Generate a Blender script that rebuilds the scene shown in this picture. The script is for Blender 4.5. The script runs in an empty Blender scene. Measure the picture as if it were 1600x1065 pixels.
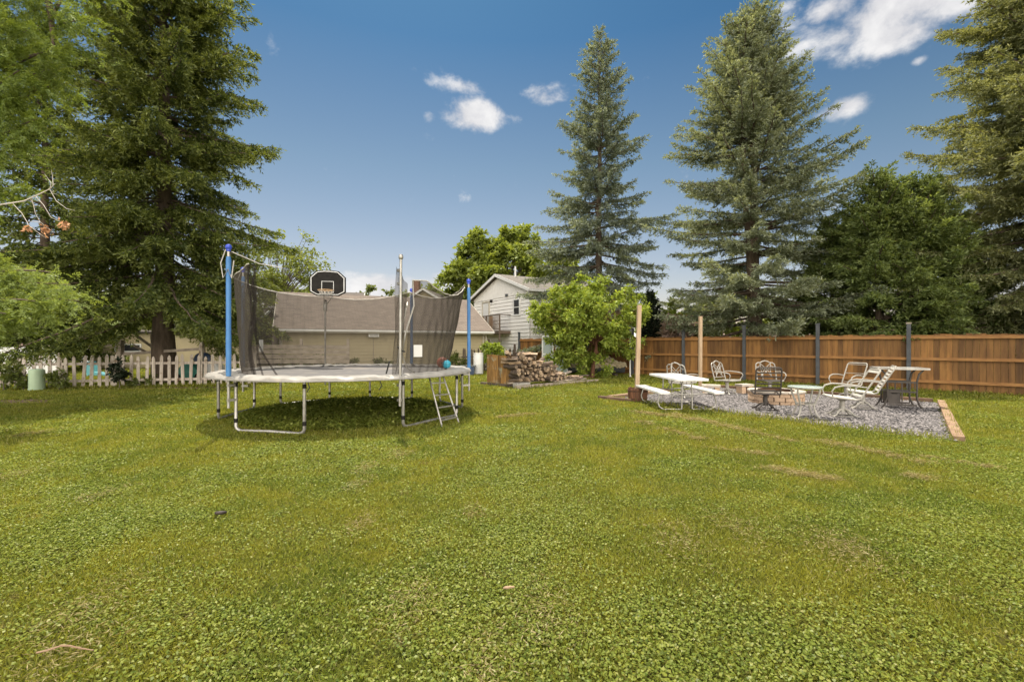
import bpy, math, random
import numpy as np
from mathutils import Vector, Matrix
random.seed(7)
sc = bpy.context.scene
COL = sc.collection
R = math.radians
# ------------------------------------------------------------------ survey of the place
# camera 1.5 m above the lawn looking along +Y; G() gives the ground point seen at a photo pixel
F, EYE, CX, HY = 700.0, 1.5, 800.0, 537.0
def G(px, py, z=0.0):
    d = (EYE - z) * F / (py - HY)
    return Vector(((px - CX) / F * d, d, z))
def A(px, py, d):
    return Vector(((px - CX) / F * d, d, EYE - (py - HY) / F * d))

# ------------------------------------------------------------------ object helpers
def tag(o, label=None, cat=None, group=None, kind=None):
    if label: o['label'] = label
    if cat: o['category'] = cat
    if group: o['group'] = group
    if kind: o['kind'] = kind
    return o
def thing(name, label, cat, loc=(0, 0, 0), rz=0.0, group=None):
    o = bpy.data.objects.new(name, None); COL.objects.link(o)
    o.location = loc; o.rotation_euler = (0, 0, rz); o.empty_display_size = .2
    return tag(o, label, cat, group)
def copy_tree(o, parent=None):
    c = o.copy(); COL.objects.link(c)
    if parent is not None: c.parent = parent
    for ch in list(o.children): copy_tree(ch, c)
    return c
def basis(d):
    d = Vector(d).normalized()
    a = Vector((0, 0, 1)) if abs(d.z) < .93 else Vector((1, 0, 0))
    s = d.cross(a).normalized(); return d, s, s.cross(d).normalized()

SPLIT = {'corner_board', 'rake_board', 'fascia', 'post', 'cord', 'tie_cord', 'back_strap', 'seat_strap', 'bracket', 'joint_band', 'door_strap', 'black_strap'}
class MB:
    def __init__(self): self.v = []; self.f = []; self.m = []; self.s = []; self.cur = 0
    def add(self, vs, fs, smooth=False):
        b = len(self.v); self.v += [tuple(x) for x in vs]
        for f in fs:
            self.f.append([i + b for i in f]); self.m.append(self.cur); self.s.append(smooth)
        return self
    def hexa(self, c):                                     # 8 corners: bottom 4 then top 4
        return self.add(c, [(3, 2, 1, 0), (4, 5, 6, 7), (0, 1, 5, 4), (1, 2, 6, 5), (2, 3, 7, 6), (3, 0, 4, 7)])
    def box(self, c, s, rz=0.0, tilt=None):
        cx, cy, cz = c; hx, hy, hz = s[0] / 2, s[1] / 2, s[2] / 2
        m = Matrix.Rotation(rz, 3, 'Z')
        if tilt is not None: m = m @ tilt
        p = [m @ Vector((x * hx, y * hy, z * hz)) + Vector(c) for z in (-1, 1) for x, y in ((-1, -1), (1, -1), (1, 1), (-1, 1))]
        return self.hexa(p)
    def bar(self, p, q, w, h, up=None):                    # beam from p to q, w sideways, h upward
        p, q = Vector(p), Vector(q); d, s, u = basis(q - p)
        if up is not None:
            s = d.cross(Vector(up)).normalized(); u = s.cross(d)
        s *= w / 2; u *= h / 2
        c = [p - s - u, p + s - u, q + s - u, q - s - u, p - s + u, p + s + u, q + s + u, q - s + u]
        return self.hexa(c)
    def tube(self, pts, r, n=8, closed=False, caps=True):
        pts = [Vector(p) for p in pts]; k = len(pts)
        rs = r if isinstance(r, (list, tuple)) else [r] * k
        vs = []; fs = []; prev = None
        for i in range(k):
            if closed: t = pts[(i + 1) % k] - pts[i - 1]
            else: t = pts[min(i + 1, k - 1)] - pts[max(i - 1, 0)]
            d = t.normalized()
            if prev is None: d, s, u = basis(d)
            else:
                s = (prev - d * prev.dot(d))
                s = s.normalized() if s.length > 1e-6 else basis(d)[1]
                u = s.cross(d)
            prev = s
            for j in range(n):
                a = 2 * math.pi * j / n
                vs.append(pts[i] + (s * math.cos(a) + u * math.sin(a)) * rs[i])
        for i in range(k if closed else k - 1):
            i2 = (i + 1) % k
            for j in range(n):
                j2 = (j + 1) % n
                fs.append((i * n + j, i2 * n + j, i2 * n + j2, i * n + j2))
        if caps and not closed:
            fs.append(tuple(range(n))); fs.append(tuple(range((k - 1) * n + n - 1, (k - 1) * n - 1, -1)))
        return self.add(vs, fs, True)
    def lathe(self, prof, n=20, c=(0, 0, 0)):
        vs = []; fs = []
        for (r, z) in prof:
            for j in range(n):
                a = 2 * math.pi * j / n
                vs.append((c[0] + r * math.cos(a), c[1] + r * math.sin(a), c[2] + z))
        for i in range(len(prof) - 1):
            for j in range(n):
                j2 = (j + 1) % n
                fs.append((i * n + j, i * n + j2, (i + 1) * n + j2, (i + 1) * n + j))
        fs.append(tuple(range(n - 1, -1, -1))); fs.append(tuple(range((len(prof) - 1) * n, len(prof) * n)))
        return self.add(vs, fs, True)
    def prism(self, poly, off):                            # polygon (3-D points) extruded by off
        n = len(poly); off = Vector(off)
        vs = [Vector(p) for p in poly] + [Vector(p) + off for p in poly]
        fs = [tuple(range(n - 1, -1, -1)), tuple(range(n, 2 * n))]
        for i in range(n): fs.append((i, (i + 1) % n, n + (i + 1) % n, n + i))
        return self.add(vs, fs)
    def islands(self):
        par = list(range(len(self.v)))
        def find(i):
            while par[i] != i: par[i] = par[par[i]]; i = par[i]
            return i
        for f in self.f:
            for i in f[1:]: par[find(i)] = find(f[0])
        out = {}
        for k, f in enumerate(self.f): out.setdefault(find(f[0]), []).append(k)
        res = []
        for ks in out.values():
            m = MB(); idx = {}
            for k in ks:
                for i in self.f[k]:
                    if i not in idx: idx[i] = len(m.v); m.v.append(self.v[i])
                m.f.append([idx[i] for i in self.f[k]]); m.m.append(self.m[k]); m.s.append(self.s[k])
            res.append(m)
        return res
    def build(self, name, mat, parent=None, world=False, label=None):
        if name in SPLIT and parent is not None:
            parts = self.islands()
            if len(parts) > 1: return [p.build(name, mat, parent, world, label) for p in parts][0]
        off = Vector((0, 0, 0))
        if parent is not None and world:
            p = parent
            while p is not None: off += Vector(p.location); p = p.parent
        me = bpy.data.meshes.new(name)
        me.from_pydata([(x - off.x, y - off.y, z - off.z) for x, y, z in self.v], [], self.f)
        for m in (mat if isinstance(mat, (list, tuple)) else [mat]): me.materials.append(m)
        me.polygons.foreach_set('material_index', self.m)
        me.polygons.foreach_set('use_smooth', self.s)
        me.update()
        if any(self.s):
            try: me.set_sharp_from_angle(angle=R(40))
            except Exception: pass
        o = bpy.data.objects.new(name, me); COL.objects.link(o)
        if parent is not None: o.parent = parent
        if label: o['label'] = label
        return o

def np_mesh(name, V, mats, parent=None, attr=None, k=4, world=True, midx=None, smooth=False):
    """one mesh out of len(V)/k separate k-gons"""
    V = np.asarray(V, dtype=np.float32).reshape(-1, 3)
    if parent is not None and world: V = V - np.array(parent.location, dtype=np.float32)
    n = len(V); nf = n // k
    me = bpy.data.meshes.new(name)
    me.vertices.add(n); me.vertices.foreach_set('co', V.ravel())
    me.loops.add(n); me.loops.foreach_set('vertex_index', np.arange(n, dtype=np.int32))
    me.polygons.add(nf); me.polygons.foreach_set('loop_start', np.arange(0, n, k, dtype=np.int32))
    if smooth: me.polygons.foreach_set('use_smooth', np.ones(nf, dtype=bool))
    for m in (mats if isinstance(mats, (list, tuple)) else [mats]): me.materials.append(m)
    if midx is not None: me.polygons.foreach_set('material_index', midx.astype(np.int32))
    if attr:
        for an, av in attr.items():
            a = me.attributes.new(an, 'FLOAT', 'POINT'); a.data.foreach_set('value', np.asarray(av, dtype=np.float32))
    me.update(calc_edges=True)
    o = bpy.data.objects.new(name, me); COL.objects.link(o)
    if parent is not None: o.parent = parent
    return o

# ------------------------------------------------------------------ materials
def nodes(name):
    m = bpy.data.materials.new(name); m.use_nodes = True
    nt = m.node_tree; b = nt.nodes['Principled BSDF']; return m, nt, b
def N(nt, t, **kw):
    n = nt.nodes.new(t)
    for k, v in kw.items():
        if k.startswith('i_'):
            key = k[2:]
            n.inputs[int(key) if key.isdigit() else key].default_value = v
        else: setattr(n, k, v)
    return n
def rgb(c): return (c[0], c[1], c[2], 1.0)
def mixc(nt, fac, a, b, blend='MIX'):
    n = nt.nodes.new('ShaderNodeMix'); n.data_type = 'RGBA'; n.blend_type = blend
    for idx, val in ((0, fac), (6, a), (7, b)):
        if isinstance(val, bpy.types.NodeSocket): nt.links.new(val, n.inputs[idx])
        elif idx == 0: n.inputs[0].default_value = val
        else: n.inputs[idx].default_value = rgb(val)
    return n.outputs[2]
def noise(nt, scale, stretch=(1, 1, 1), detail=6, rough=.6, coord='Object', vec=None):
    if vec is None:
        if coord == 'World': vec = N(nt, 'ShaderNodeNewGeometry').outputs['Position']
        else: vec = N(nt, 'ShaderNodeTexCoord').outputs[coord]
    mp = N(nt, 'ShaderNodeMapping'); mp.inputs['Scale'].default_value = stretch
    nt.links.new(vec, mp.inputs['Vector'])
    t = N(nt, 'ShaderNodeTexNoise'); t.inputs['Scale'].default_value = scale
    t.inputs['Detail'].default_value = detail; t.inputs['Roughness'].default_value = rough
    nt.links.new(mp.outputs[0], t.inputs['Vector']); return t.outputs['Fac']
def ramp(nt, fac, lo, hi, a=0.0, b=1.0):
    n = N(nt, 'ShaderNodeMapRange', clamp=True); n.interpolation_type = 'SMOOTHSTEP'
    for i, v in ((1, lo), (2, hi), (3, a), (4, b)): n.inputs[i].default_value = v
    nt.links.new(fac, n.inputs[0]); return n.outputs[0]
def mat(name, c1, c2=None, scale=6, stretch=(1, 1, 1), rough=.7, metal=0.0, bump=0.0, island=0.0, objrand=0.0, dirt_or_light=None, dirt_or_light_scale=2.0, dirt_or_light_lo=.55, spec=.4, coord='Object', isl_col=None):
    m, nt, b = nodes(name)
    b.inputs['Roughness'].default_value = rough; b.inputs['Metallic'].default_value = metal
    b.inputs['Specular IOR Level'].default_value = spec
    c2 = c2 or tuple(x * .8 for x in c1)
    f = noise(nt, scale, stretch, coord=coord)
    col = mixc(nt, ramp(nt, f, .3, .7), c1, c2)
    if island:
        g = N(nt, 'ShaderNodeNewGeometry').outputs['Random Per Island']
        if isl_col: col = mixc(nt, ramp(nt, g, 1 - island, 1.0), col, isl_col)
        else:
            v = ramp(nt, g, 0, 1, 1 - island, 1 + island)
            v.node.interpolation_type = 'LINEAR'
            cmb = N(nt, 'ShaderNodeCombineColor')
            for i in range(3): nt.links.new(v, cmb.inputs[i])
            col = mixc(nt, 1.0, col, cmb.outputs[0], 'MULTIPLY')
    if objrand:
        v = N(nt, 'ShaderNodeMapRange'); v.inputs[3].default_value = 1 - objrand; v.inputs[4].default_value = 1 + objrand * .6; nt.links.new(N(nt, 'ShaderNodeObjectInfo').outputs['Random'], v.inputs[0])
        cmb = N(nt, 'ShaderNodeCombineColor')
        for i in range(3): nt.links.new(v.outputs[0], cmb.inputs[i])
        col = mixc(nt, 1.0, col, cmb.outputs[0], 'MULTIPLY')
    if dirt_or_light:
        col = mixc(nt, ramp(nt, noise(nt, dirt_or_light_scale, coord=coord), dirt_or_light_lo, dirt_or_light_lo + .15), col, dirt_or_light)
    nt.links.new(col, b.inputs['Base Color'])
    if bump:
        bp = N(nt, 'ShaderNodeBump'); bp.inputs['Strength'].default_value = bump; bp.inputs['Distance'].default_value = .02
        nt.links.new(f, bp.inputs['Height']); nt.links.new(bp.outputs[0], b.inputs['Normal'])
    return m
def foliage(name, dark, light, tip=None, trans=.35, nscale=.9, gloss=.25):
    m = bpy.data.materials.new(name); m.use_nodes = True; nt = m.node_tree; nt.nodes.clear()
    g = N(nt, 'ShaderNodeNewGeometry')
    f = noise(nt, nscale, coord='World', detail=3)
    k = N(nt, 'ShaderNodeMath', operation='ADD'); nt.links.new(f, k.inputs[0])
    k2 = N(nt, 'ShaderNodeMath', operation='MULTIPLY_ADD'); nt.links.new(g.outputs['Random Per Island'], k2.inputs[0])
    k2.inputs[1].default_value = .5; k2.inputs[2].default_value = -.25
    nt.links.new(k2.outputs[0], k.inputs[1])
    col = mixc(nt, ramp(nt, k.outputs[0], .2, .8), dark, light)
    if tip:
        a = N(nt, 'ShaderNodeAttribute', attribute_name='tip')
        col = mixc(nt, a.outputs['Fac'], col, tip)
    d = N(nt, 'ShaderNodeBsdfDiffuse'); t = N(nt, 'ShaderNodeBsdfTranslucent'); gl = N(nt, 'ShaderNodeBsdfGlossy')
    gl.inputs['Roughness'].default_value = .45
    nt.links.new(col, d.inputs[0])
    tc = mixc(nt, 1.0, col, (1.35, 1.25, .55), 'MULTIPLY'); nt.links.new(tc, t.inputs[0])
    nt.links.new(mixc(nt, .5, col, (.5, .5, .5)), gl.inputs[0])
    mx = N(nt, 'ShaderNodeMixShader'); mx.inputs[0].default_value = trans
    nt.links.new(d.outputs[0], mx.inputs[1]); nt.links.new(t.outputs[0], mx.inputs[2])
    mg = N(nt, 'ShaderNodeMixShader'); mg.inputs[0].default_value = gloss * .25
    nt.links.new(mx.outputs[0], mg.inputs[1]); nt.links.new(gl.outputs[0], mg.inputs[2])
    o = N(nt, 'ShaderNodeOutputMaterial'); nt.links.new(mg.outputs[0], o.inputs[0]); return m

mt = {}
mt['cedar'] = mat('cedar_boards', (.205, .100, .026), (.112, .050, .013), 3.0, (3, 3, .35), .72, bump=.25, island=.42, dirt_or_light=(.60, .47, .29), dirt_or_light_scale=9, dirt_or_light_lo=.715)  # pale flecks painted as sunlight coming through knots and board gaps
mt['cedar_rail'] = mat('cedar_rail', (.30, .15, .045), (.21, .095, .028), 4.0, (1, 1, 6), .7, bump=.1)
mt['post_dark'] = mat('dark_painted_post', (.055, .06, .066), (.08, .085, .09), 5, rough=.75)
mt['picket'] = mat('weathered_picket', (.46, .40, .335), (.29, .245, .20), 5, (3, 3, .4), .85, bump=.3, island=.2, dirt_or_light=(.16, .11, .07), dirt_or_light_scale=6)
mt['grey_wood'] = mat('grey_wood', (.36, .30, .24), (.22, .18, .14), 4, (1, 1, 3), .85, bump=.3, island=.15)
mt['dark_wood'] = mat('dark_weathered_wood', (.13, .10, .075), (.07, .052, .04), 5, (2, 2, .5), .85, bump=.3, island=.25)
mt['post_wood'] = mat('treated_post', (.42, .31, .20), (.30, .21, .13), 4, (6, 6, .5), .75, bump=.2, dirt_or_light=(.20, .12, .07), dirt_or_light_scale=7, dirt_or_light_lo=.63)
mt['timber'] = mat('landscape_timber', (.31, .205, .13), (.21, .13, .08), 4, (1, 1, 1), .8, bump=.2, dirt_or_light=(.13, .08, .05), dirt_or_light_scale=5, dirt_or_light_lo=.62)
mt['timber_dark'] = mat('dark_timber', (.17, .105, .065), (.09, .055, .035), 4, (1, 1, 1), .85, bump=.2)
mt['panel_wood'] = mat('mossy_panel', (.27, .15, .045), (.13, .065, .022), 5, (4, 4, .5), .8, bump=.25, island=.45, dirt_or_light=(.28, .27, .19), dirt_or_light_scale=3.5, dirt_or_light_lo=.54)
mt['barrel'] = mat('barrel_staves', (.19, .085, .045), (.09, .04, .022), 5, (4, 4, .5), .75, bump=.3, island=.25)
mt['galv'] = mat('galvanised_steel', (.46, .44, .41), (.33, .31, .28), 8, rough=.45, metal=.7, dirt_or_light=(.28, .2, .13), dirt_or_light_scale=9, dirt_or_light_lo=.68)
mt['blue_foam'] = mat('blue_foam_sleeve', (.045, .155, .37), (.07, .20, .42), 4, rough=.6)
mt['blue_cap'] = mat('blue_plastic_cap', (.03, .06, .42), (.04, .08, .5), 4, rough=.35)
mt['pad'] = mat('faded_vinyl_pad', (.31, .292, .265), (.225, .21, .188), 3, rough=.55, bump=.4, dirt_or_light=(.36, .31, .25), dirt_or_light_scale=4, dirt_or_light_lo=.6)
mt['mat'] = mat('jump_mat', (.085, .08, .08), (.12, .112, .108), 4, rough=.75, dirt_or_light=(.17, .15, .13), dirt_or_light_scale=1.2, dirt_or_light_lo=.5)
mt['black'] = mat('black_paint', (.012, .011, .010), (.020, .018, .016), 9, rough=.7, spec=.15)
mt['bronze'] = mat('dark_bronze_paint', (.035, .028, .024), (.055, .045, .038), 9, rough=.45)
mt['blackcloth'] = mat('black_webbing', (.02, .02, .02), (.03, .03, .03), 9, rough=.9)
mt['cream'] = mat('cream_paint', (.36, .34, .30), (.28, .26, .225), 9, rough=.45, dirt_or_light=(.36, .28, .18), dirt_or_light_scale=14, dirt_or_light_lo=.66)
mt['strap'] = mat('white_vinyl_strap', (.60, .58, .53), (.50, .48, .43), 6, rough=.5)
mt['white_plastic'] = mat('white_plastic', (.66, .65, .63), (.60, .59, .565), 3, rough=.45)
mt['white_paint'] = mat('white_paint', (.74, .73, .70), (.66, .65, .62), 3, rough=.55)
mt['line_white'] = mat('white_line', (.8, .8, .78), (.72, .72, .7), 6, rough=.5)
mt['siding_white'] = mat('white_siding', (.82, .79, .745), (.77, .74, .695), 1.2, rough=.6, dirt_or_light=(.66, .63, .585), dirt_or_light_scale=1.1, dirt_or_light_lo=.58)
mt['siding_tan'] = mat('tan_siding', (.40, .335, .20), (.34, .285, .17), 1.0, (1, 1, 1), .65, dirt_or_light=(.30, .25, .15), dirt_or_light_scale=1.3, dirt_or_light_lo=.58)
mt['trim_tan'] = mat('tan_trim', (.50, .46, .37), (.42, .38, .30), 2, rough=.6)
mt['brick_tan'] = mat('tan_pavers', (.52, .37, .25), (.40, .27, .18), 7, rough=.85, bump=.3, island=.25, dirt_or_light=(.18, .13, .1), dirt_or_light_scale=6, dirt_or_light_lo=.64)
mt['stone'] = mat('pale_stone', (.50, .45, .38), (.38, .33, .28), 7, rough=.85, bump=.3, island=.15)
mt['rust'] = mat('rusty_steel', (.10, .045, .02), (.05, .025, .014), 9, rough=.8, bump=.3)
mt['ash'] = mat('ash_and_char', (.09, .085, .08), (.03, .028, .026), 9, rough=.95, bump=.4)
mt['bark'] = mat('spruce_bark', (.13, .095, .065), (.065, .046, .032), 3, (3, 3, .6), .9, bump=.6)
mt['bark_grey'] = mat('grey_bark', (.17, .14, .11), (.09, .072, .055), 3, (3, 3, .6), .9, bump=.6)
mt['bark_red'] = mat('reddish_bark', (.22, .105, .06), (.12, .055, .032), 4, (4, 4, .6), .85, bump=.5)
mt['twig'] = mat('bleached_twig', (.55, .50, .44), (.42, .37, .31), 5, rough=.8)
mt['dryleaf'] = mat('dry_leaf', (.55, .30, .15), (.42, .20, .09), 9, rough=.8, island=.3)
mt['log_bark'] = mat('log_bark', (.15, .108, .078), (.06, .043, .032), 8, (1, 1, .4), .9, bump=.5, objrand=.5)
mt['log_wood'] = mat('split_wood', (.43, .305, .195), (.26, .17, .105), 6, (1, 1, .3), .8, bump=.3, objrand=.6, dirt_or_light=(.23, .18, .14), dirt_or_light_scale=4, dirt_or_light_lo=.56)
mt['log_end'] = mat('sawn_log_end', (.36, .265, .18), (.19, .135, .09), 9, rough=.85, objrand=.7, dirt_or_light=(.16, .12, .09), dirt_or_light_scale=6, dirt_or_light_lo=.56)
mt['pedestal'] = mat('pale_green_plastic', (.36, .46, .31), (.31, .40, .27), 2, rough=.5)
mt['teal'] = mat('teal_plastic', (.09, .29, .31), (.07, .25, .28), 4, rough=.4)
mt['green_plastic'] = mat('green_plastic', (.06, .27, .20), (.04, .2, .15), 4, rough=.4)
mt['tarp'] = mat('faded_tarp', (.46, .385, .245), (.27, .225, .14), 5, (1, 1, 2.5), rough=.85, bump=.5)
mt['blue_tote'] = mat('navy_plastic', (.05, .075, .14), (.04, .06, .11), 3, rough=.5)
mt['ball_red'] = mat('brick_red_rubber', (.30, .075, .04), (.24, .06, .035), 7, rough=.55)
mt['ball_blue'] = mat('sky_blue_rubber', (.05, .34, .44), (.04, .28, .39), 7, rough=.5)
mt['rubber'] = mat('dark_rubber', (.05, .035, .03), (.03, .022, .02), 9, rough=.6)
mt['orange'] = mat('orange_rim', (.42, .25, .12), (.5, .33, .17), 9, rough=.5)
mt['netcord'] = mat('grey_cord', (.5, .47, .42), (.4, .37, .33), 9, rough=.9)
mt['concrete'] = mat('concrete', (.36, .34, .31), (.27, .255, .23), 5, rough=.9, bump=.2)
mt['pinkbrick'] = mat('red_tile', (.24, .12, .085), (.17, .085, .06), 7, rough=.85)
mt['screen_dark'] = mat('dark_window', (.02, .022, .024), (.035, .036, .038), 2, rough=.15)
mt['deck_wood'] = mat('deck_wood', (.17, .125, .09), (.11, .08, .06), 4, (1, 1, 1), .8)
mt['chair_wood'] = mat('tan_chair', (.36, .22, .11), (.28, .16, .08), 4, rough=.6)
mt['red_toy'] = mat('red_plastic', (.45, .04, .03), (.36, .03, .025), 3, rough=.4)
def glass(name, col, rough=.05, alpha=.5):
    m, nt, b = nodes(name); b.inputs['Base Color'].default_value = rgb(col); b.inputs['Roughness'].default_value = rough
    b.inputs['Alpha'].default_value = alpha; return m
mt['glass'] = glass('frosted_glass', (.55, .66, .62), .12, .72)
mt['glass_dark'] = glass('smoked_glass', (.40, .43, .43), .12, .8)
mt['panel_glass'] = glass('door_glass', (.42, .48, .47), .08, .8)
def net_mat(name, opac, col):
    m = bpy.data.materials.new(name); m.use_nodes = True; nt = m.node_tree; nt.nodes.clear()
    d = N(nt, 'ShaderNodeBsdfDiffuse'); d.inputs[0].default_value = rgb(col)
    t = N(nt, 'ShaderNodeBsdfTransparent'); mx = N(nt, 'ShaderNodeMixShader')
    lw = N(nt, 'ShaderNodeLayerWeight'); lw.inputs[0].default_value = .35        # threads crowd when seen edge-on
    nt.links.new(ramp(nt, lw.outputs['Facing'], 0, 1, opac, min(.96, opac + .4)), mx.inputs[0])
    nt.links.new(t.outputs[0], mx.inputs[1]); nt.links.new(d.outputs[0], mx.inputs[2])
    o = N(nt, 'ShaderNodeOutputMaterial'); nt.links.new(mx.outputs[0], o.inputs[0]); return m
mt['net'] = net_mat('black_enclosure_netting', .52, (.075, .065, .054))
mt['net_fold'] = net_mat('gathered_netting', .62, (.026, .022, .02))
def shingle(name, c1, c2, c3):
    m, nt, b = nodes(name); b.inputs['Roughness'].default_value = .9
    uv = N(nt, 'ShaderNodeUVMap')
    br = N(nt, 'ShaderNodeTexBrick'); nt.links.new(uv.outputs[0], br.inputs['Vector'])
    br.inputs['Scale'].default_value = 1.0; br.inputs['Brick Width'].default_value = .32; br.inputs['Row Height'].default_value = .14
    br.inputs['Mortar Size'].default_value = .008; br.inputs['Color1'].default_value = rgb(c1); br.inputs['Color2'].default_value = rgb(c2); br.inputs['Mortar'].default_value = rgb(c3)
    f = noise(nt, 1.4, (1, 1, 1), coord='UV'); f2 = noise(nt, 40, coord='UV')
    col = mixc(nt, ramp(nt, f, .45, .75, 0, .5), br.outputs['Color'], c3)
    col = mixc(nt, ramp(nt, f2, .4, .7, 0, .45), col, c2)
    nt.links.new(col, b.inputs['Base Color'])
    bp = N(nt, 'ShaderNodeBump'); bp.inputs['Strength'].default_value = .6; bp.inputs['Distance'].default_value = .02
    nt.links.new(br.outputs['Fac'], bp.inputs['Height']); bp.invert = True; nt.links.new(bp.outputs[0], b.inputs['Normal']); return m
mt['shingle_brown'] = shingle('brown_shingles', (.19, .148, .116), (.13, .099, .078), (.075, .057, .046))
mt['shingle_grey'] = shingle('grey_shingles', (.19, .165, .14), (.14, .12, .10), (.09, .078, .067))
mt['shingle_dark'] = shingle('dark_shingles', (.12, .10, .085), (.085, .07, .06), (.05, .042, .036))

# ------------------------------------------------------------------ lawn material (shared by ground sheet and blades)
def lawn_colour(nt, dark=1.0, blades=True):
    big = noise(nt, .33, coord='World', detail=4)
    mid = noise(nt, 1.3, coord='World', detail=5)
    fine = noise(nt, 9.0, coord='World', detail=4)
    ygreen = (.270 * dark, .268 * dark, .036 * dark); green = (.150 * dark, .195 * dark, .029 * dark); dry = (.33 * dark, .245 * dark, .115 * dark)
    col = mixc(nt, ramp(nt, mid, .40, .62), ygreen, green)
    col = mixc(nt, ramp(nt, big, .42, .62, 0, .7), col, (.235 * dark, .232 * dark, .033 * dark))
    sm = noise(nt, 2.1, (1, 2.6, 1), coord='World', detail=7, rough=.7)
    col = mixc(nt, ramp(nt, sm, .59, .70, 0, .8), col, dry)
    return col, fine
m, nt, b = nodes('lawn_soil_shade'); b.inputs['Roughness'].default_value = .95; b.inputs['Specular IOR Level'].default_value = .1
col, fine = lawn_colour(nt, .28)  # soil colour darkened so the gaps between blades read as shade
col = mixc(nt, ramp(nt, fine, .45, .7, 0, .55), col, (.05, .042, .018))
nt.links.new(col, b.inputs['Base Color']); mt['lawn'] = m
m = bpy.data.materials.new('lawn_blades'); m.use_nodes = True; nt = m.node_tree; nt.nodes.clear()
col, fine = lawn_colour(nt, 1.0)
g = N(nt, 'ShaderNodeNewGeometry').outputs['Random Per Island']
col = mixc(nt, ramp(nt, g, .0, .45, .62, 0), col, (.055, .080, .014))
col = mixc(nt, ramp(nt, g, .55, .93, 0, .6), col, (.36, .36, .085))
col = mixc(nt, ramp(nt, g, .93, 1.0, 0, .8), col, (.42, .36, .19))
at = N(nt, 'ShaderNodeAttribute', attribute_name='dry').outputs['Fac']
col = mixc(nt, at, col, mixc(nt, ramp(nt, g, .2, .9), (.20, .15, .075), (.46, .37, .215)))
at = N(nt, 'ShaderNodeAttribute', attribute_name='clover').outputs['Fac']
cg = mixc(nt, ramp(nt, g, 0, .5, 1, 0), (.190, .242, .045), (.085, .125, .025))
cg = mixc(nt, ramp(nt, g, .6, 1, 0, .7), cg, (.33, .36, .10))
col = mixc(nt, at, col, cg)
d = N(nt, 'ShaderNodeBsdfDiffuse'); t = N(nt, 'ShaderNodeBsdfTranslucent'); gl = N(nt, 'ShaderNodeBsdfGlossy'); gl.inputs['Roughness'].default_value = .4
nt.links.new(col, d.inputs[0]); nt.links.new(mixc(nt, 1.0, col, (1.2, 1.15, .6), 'MULTIPLY'), t.inputs[0])
gl.inputs[0].default_value = (.6, .6, .5, 1)
mx = N(nt, 'ShaderNodeMixShader'); mx.inputs[0].default_value = .43; nt.links.new(d.outputs[0], mx.inputs[1]); nt.links.new(t.outputs[0], mx.inputs[2])
mg = N(nt, 'ShaderNodeMixShader'); mg.inputs[0].default_value = .018; nt.links.new(mx.outputs[0], mg.inputs[1]); nt.links.new(gl.outputs[0], mg.inputs[2])
o = N(nt, 'ShaderNodeOutputMaterial'); nt.links.new(mg.outputs[0], o.inputs[0]); mt['blades'] = m
mt['soil'] = mat('bare_soil', (.20, .125, .075), (.12, .075, .045), 6, rough=.95, bump=.5, dirt_or_light=(.10, .10, .03), dirt_or_light_scale=5, dirt_or_light_lo=.55)
mt['gravel'] = mat('grey_gravel', (.16, .147, .148), (.09, .084, .086), 20, rough=.9, bump=.5)
mt['pebble'] = mat('gravel_stones', (.165, .150, .147), (.085, .077, .077), 9, rough=.9, island=.85)

# ------------------------------------------------------------------ leaves
def unit(a): return a / np.maximum(np.linalg.norm(a, axis=-1, keepdims=True), 1e-9)
def diamonds(P, D, Nn, L, W, bend=0.0, wide=.45):
    S = unit(np.cross(D, Nn)); Nn = np.cross(S, D)
    L = L[:, None]; W = W[:, None]
    mid = P + D * L * wide
    return np.stack([P, mid + S * W * .5, P + D * L - Nn * L * bend, mid - S * W * .5], axis=1)
def tubes_np(mb, paths, r0, r1, n=4):
    for p in paths:
        k = len(p); mb.tube(p, [r0[0] + (r1 - r0[0]) * i / (k - 1) for i in range(k)] if isinstance(r0, list) else r0, n, caps=False)

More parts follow.
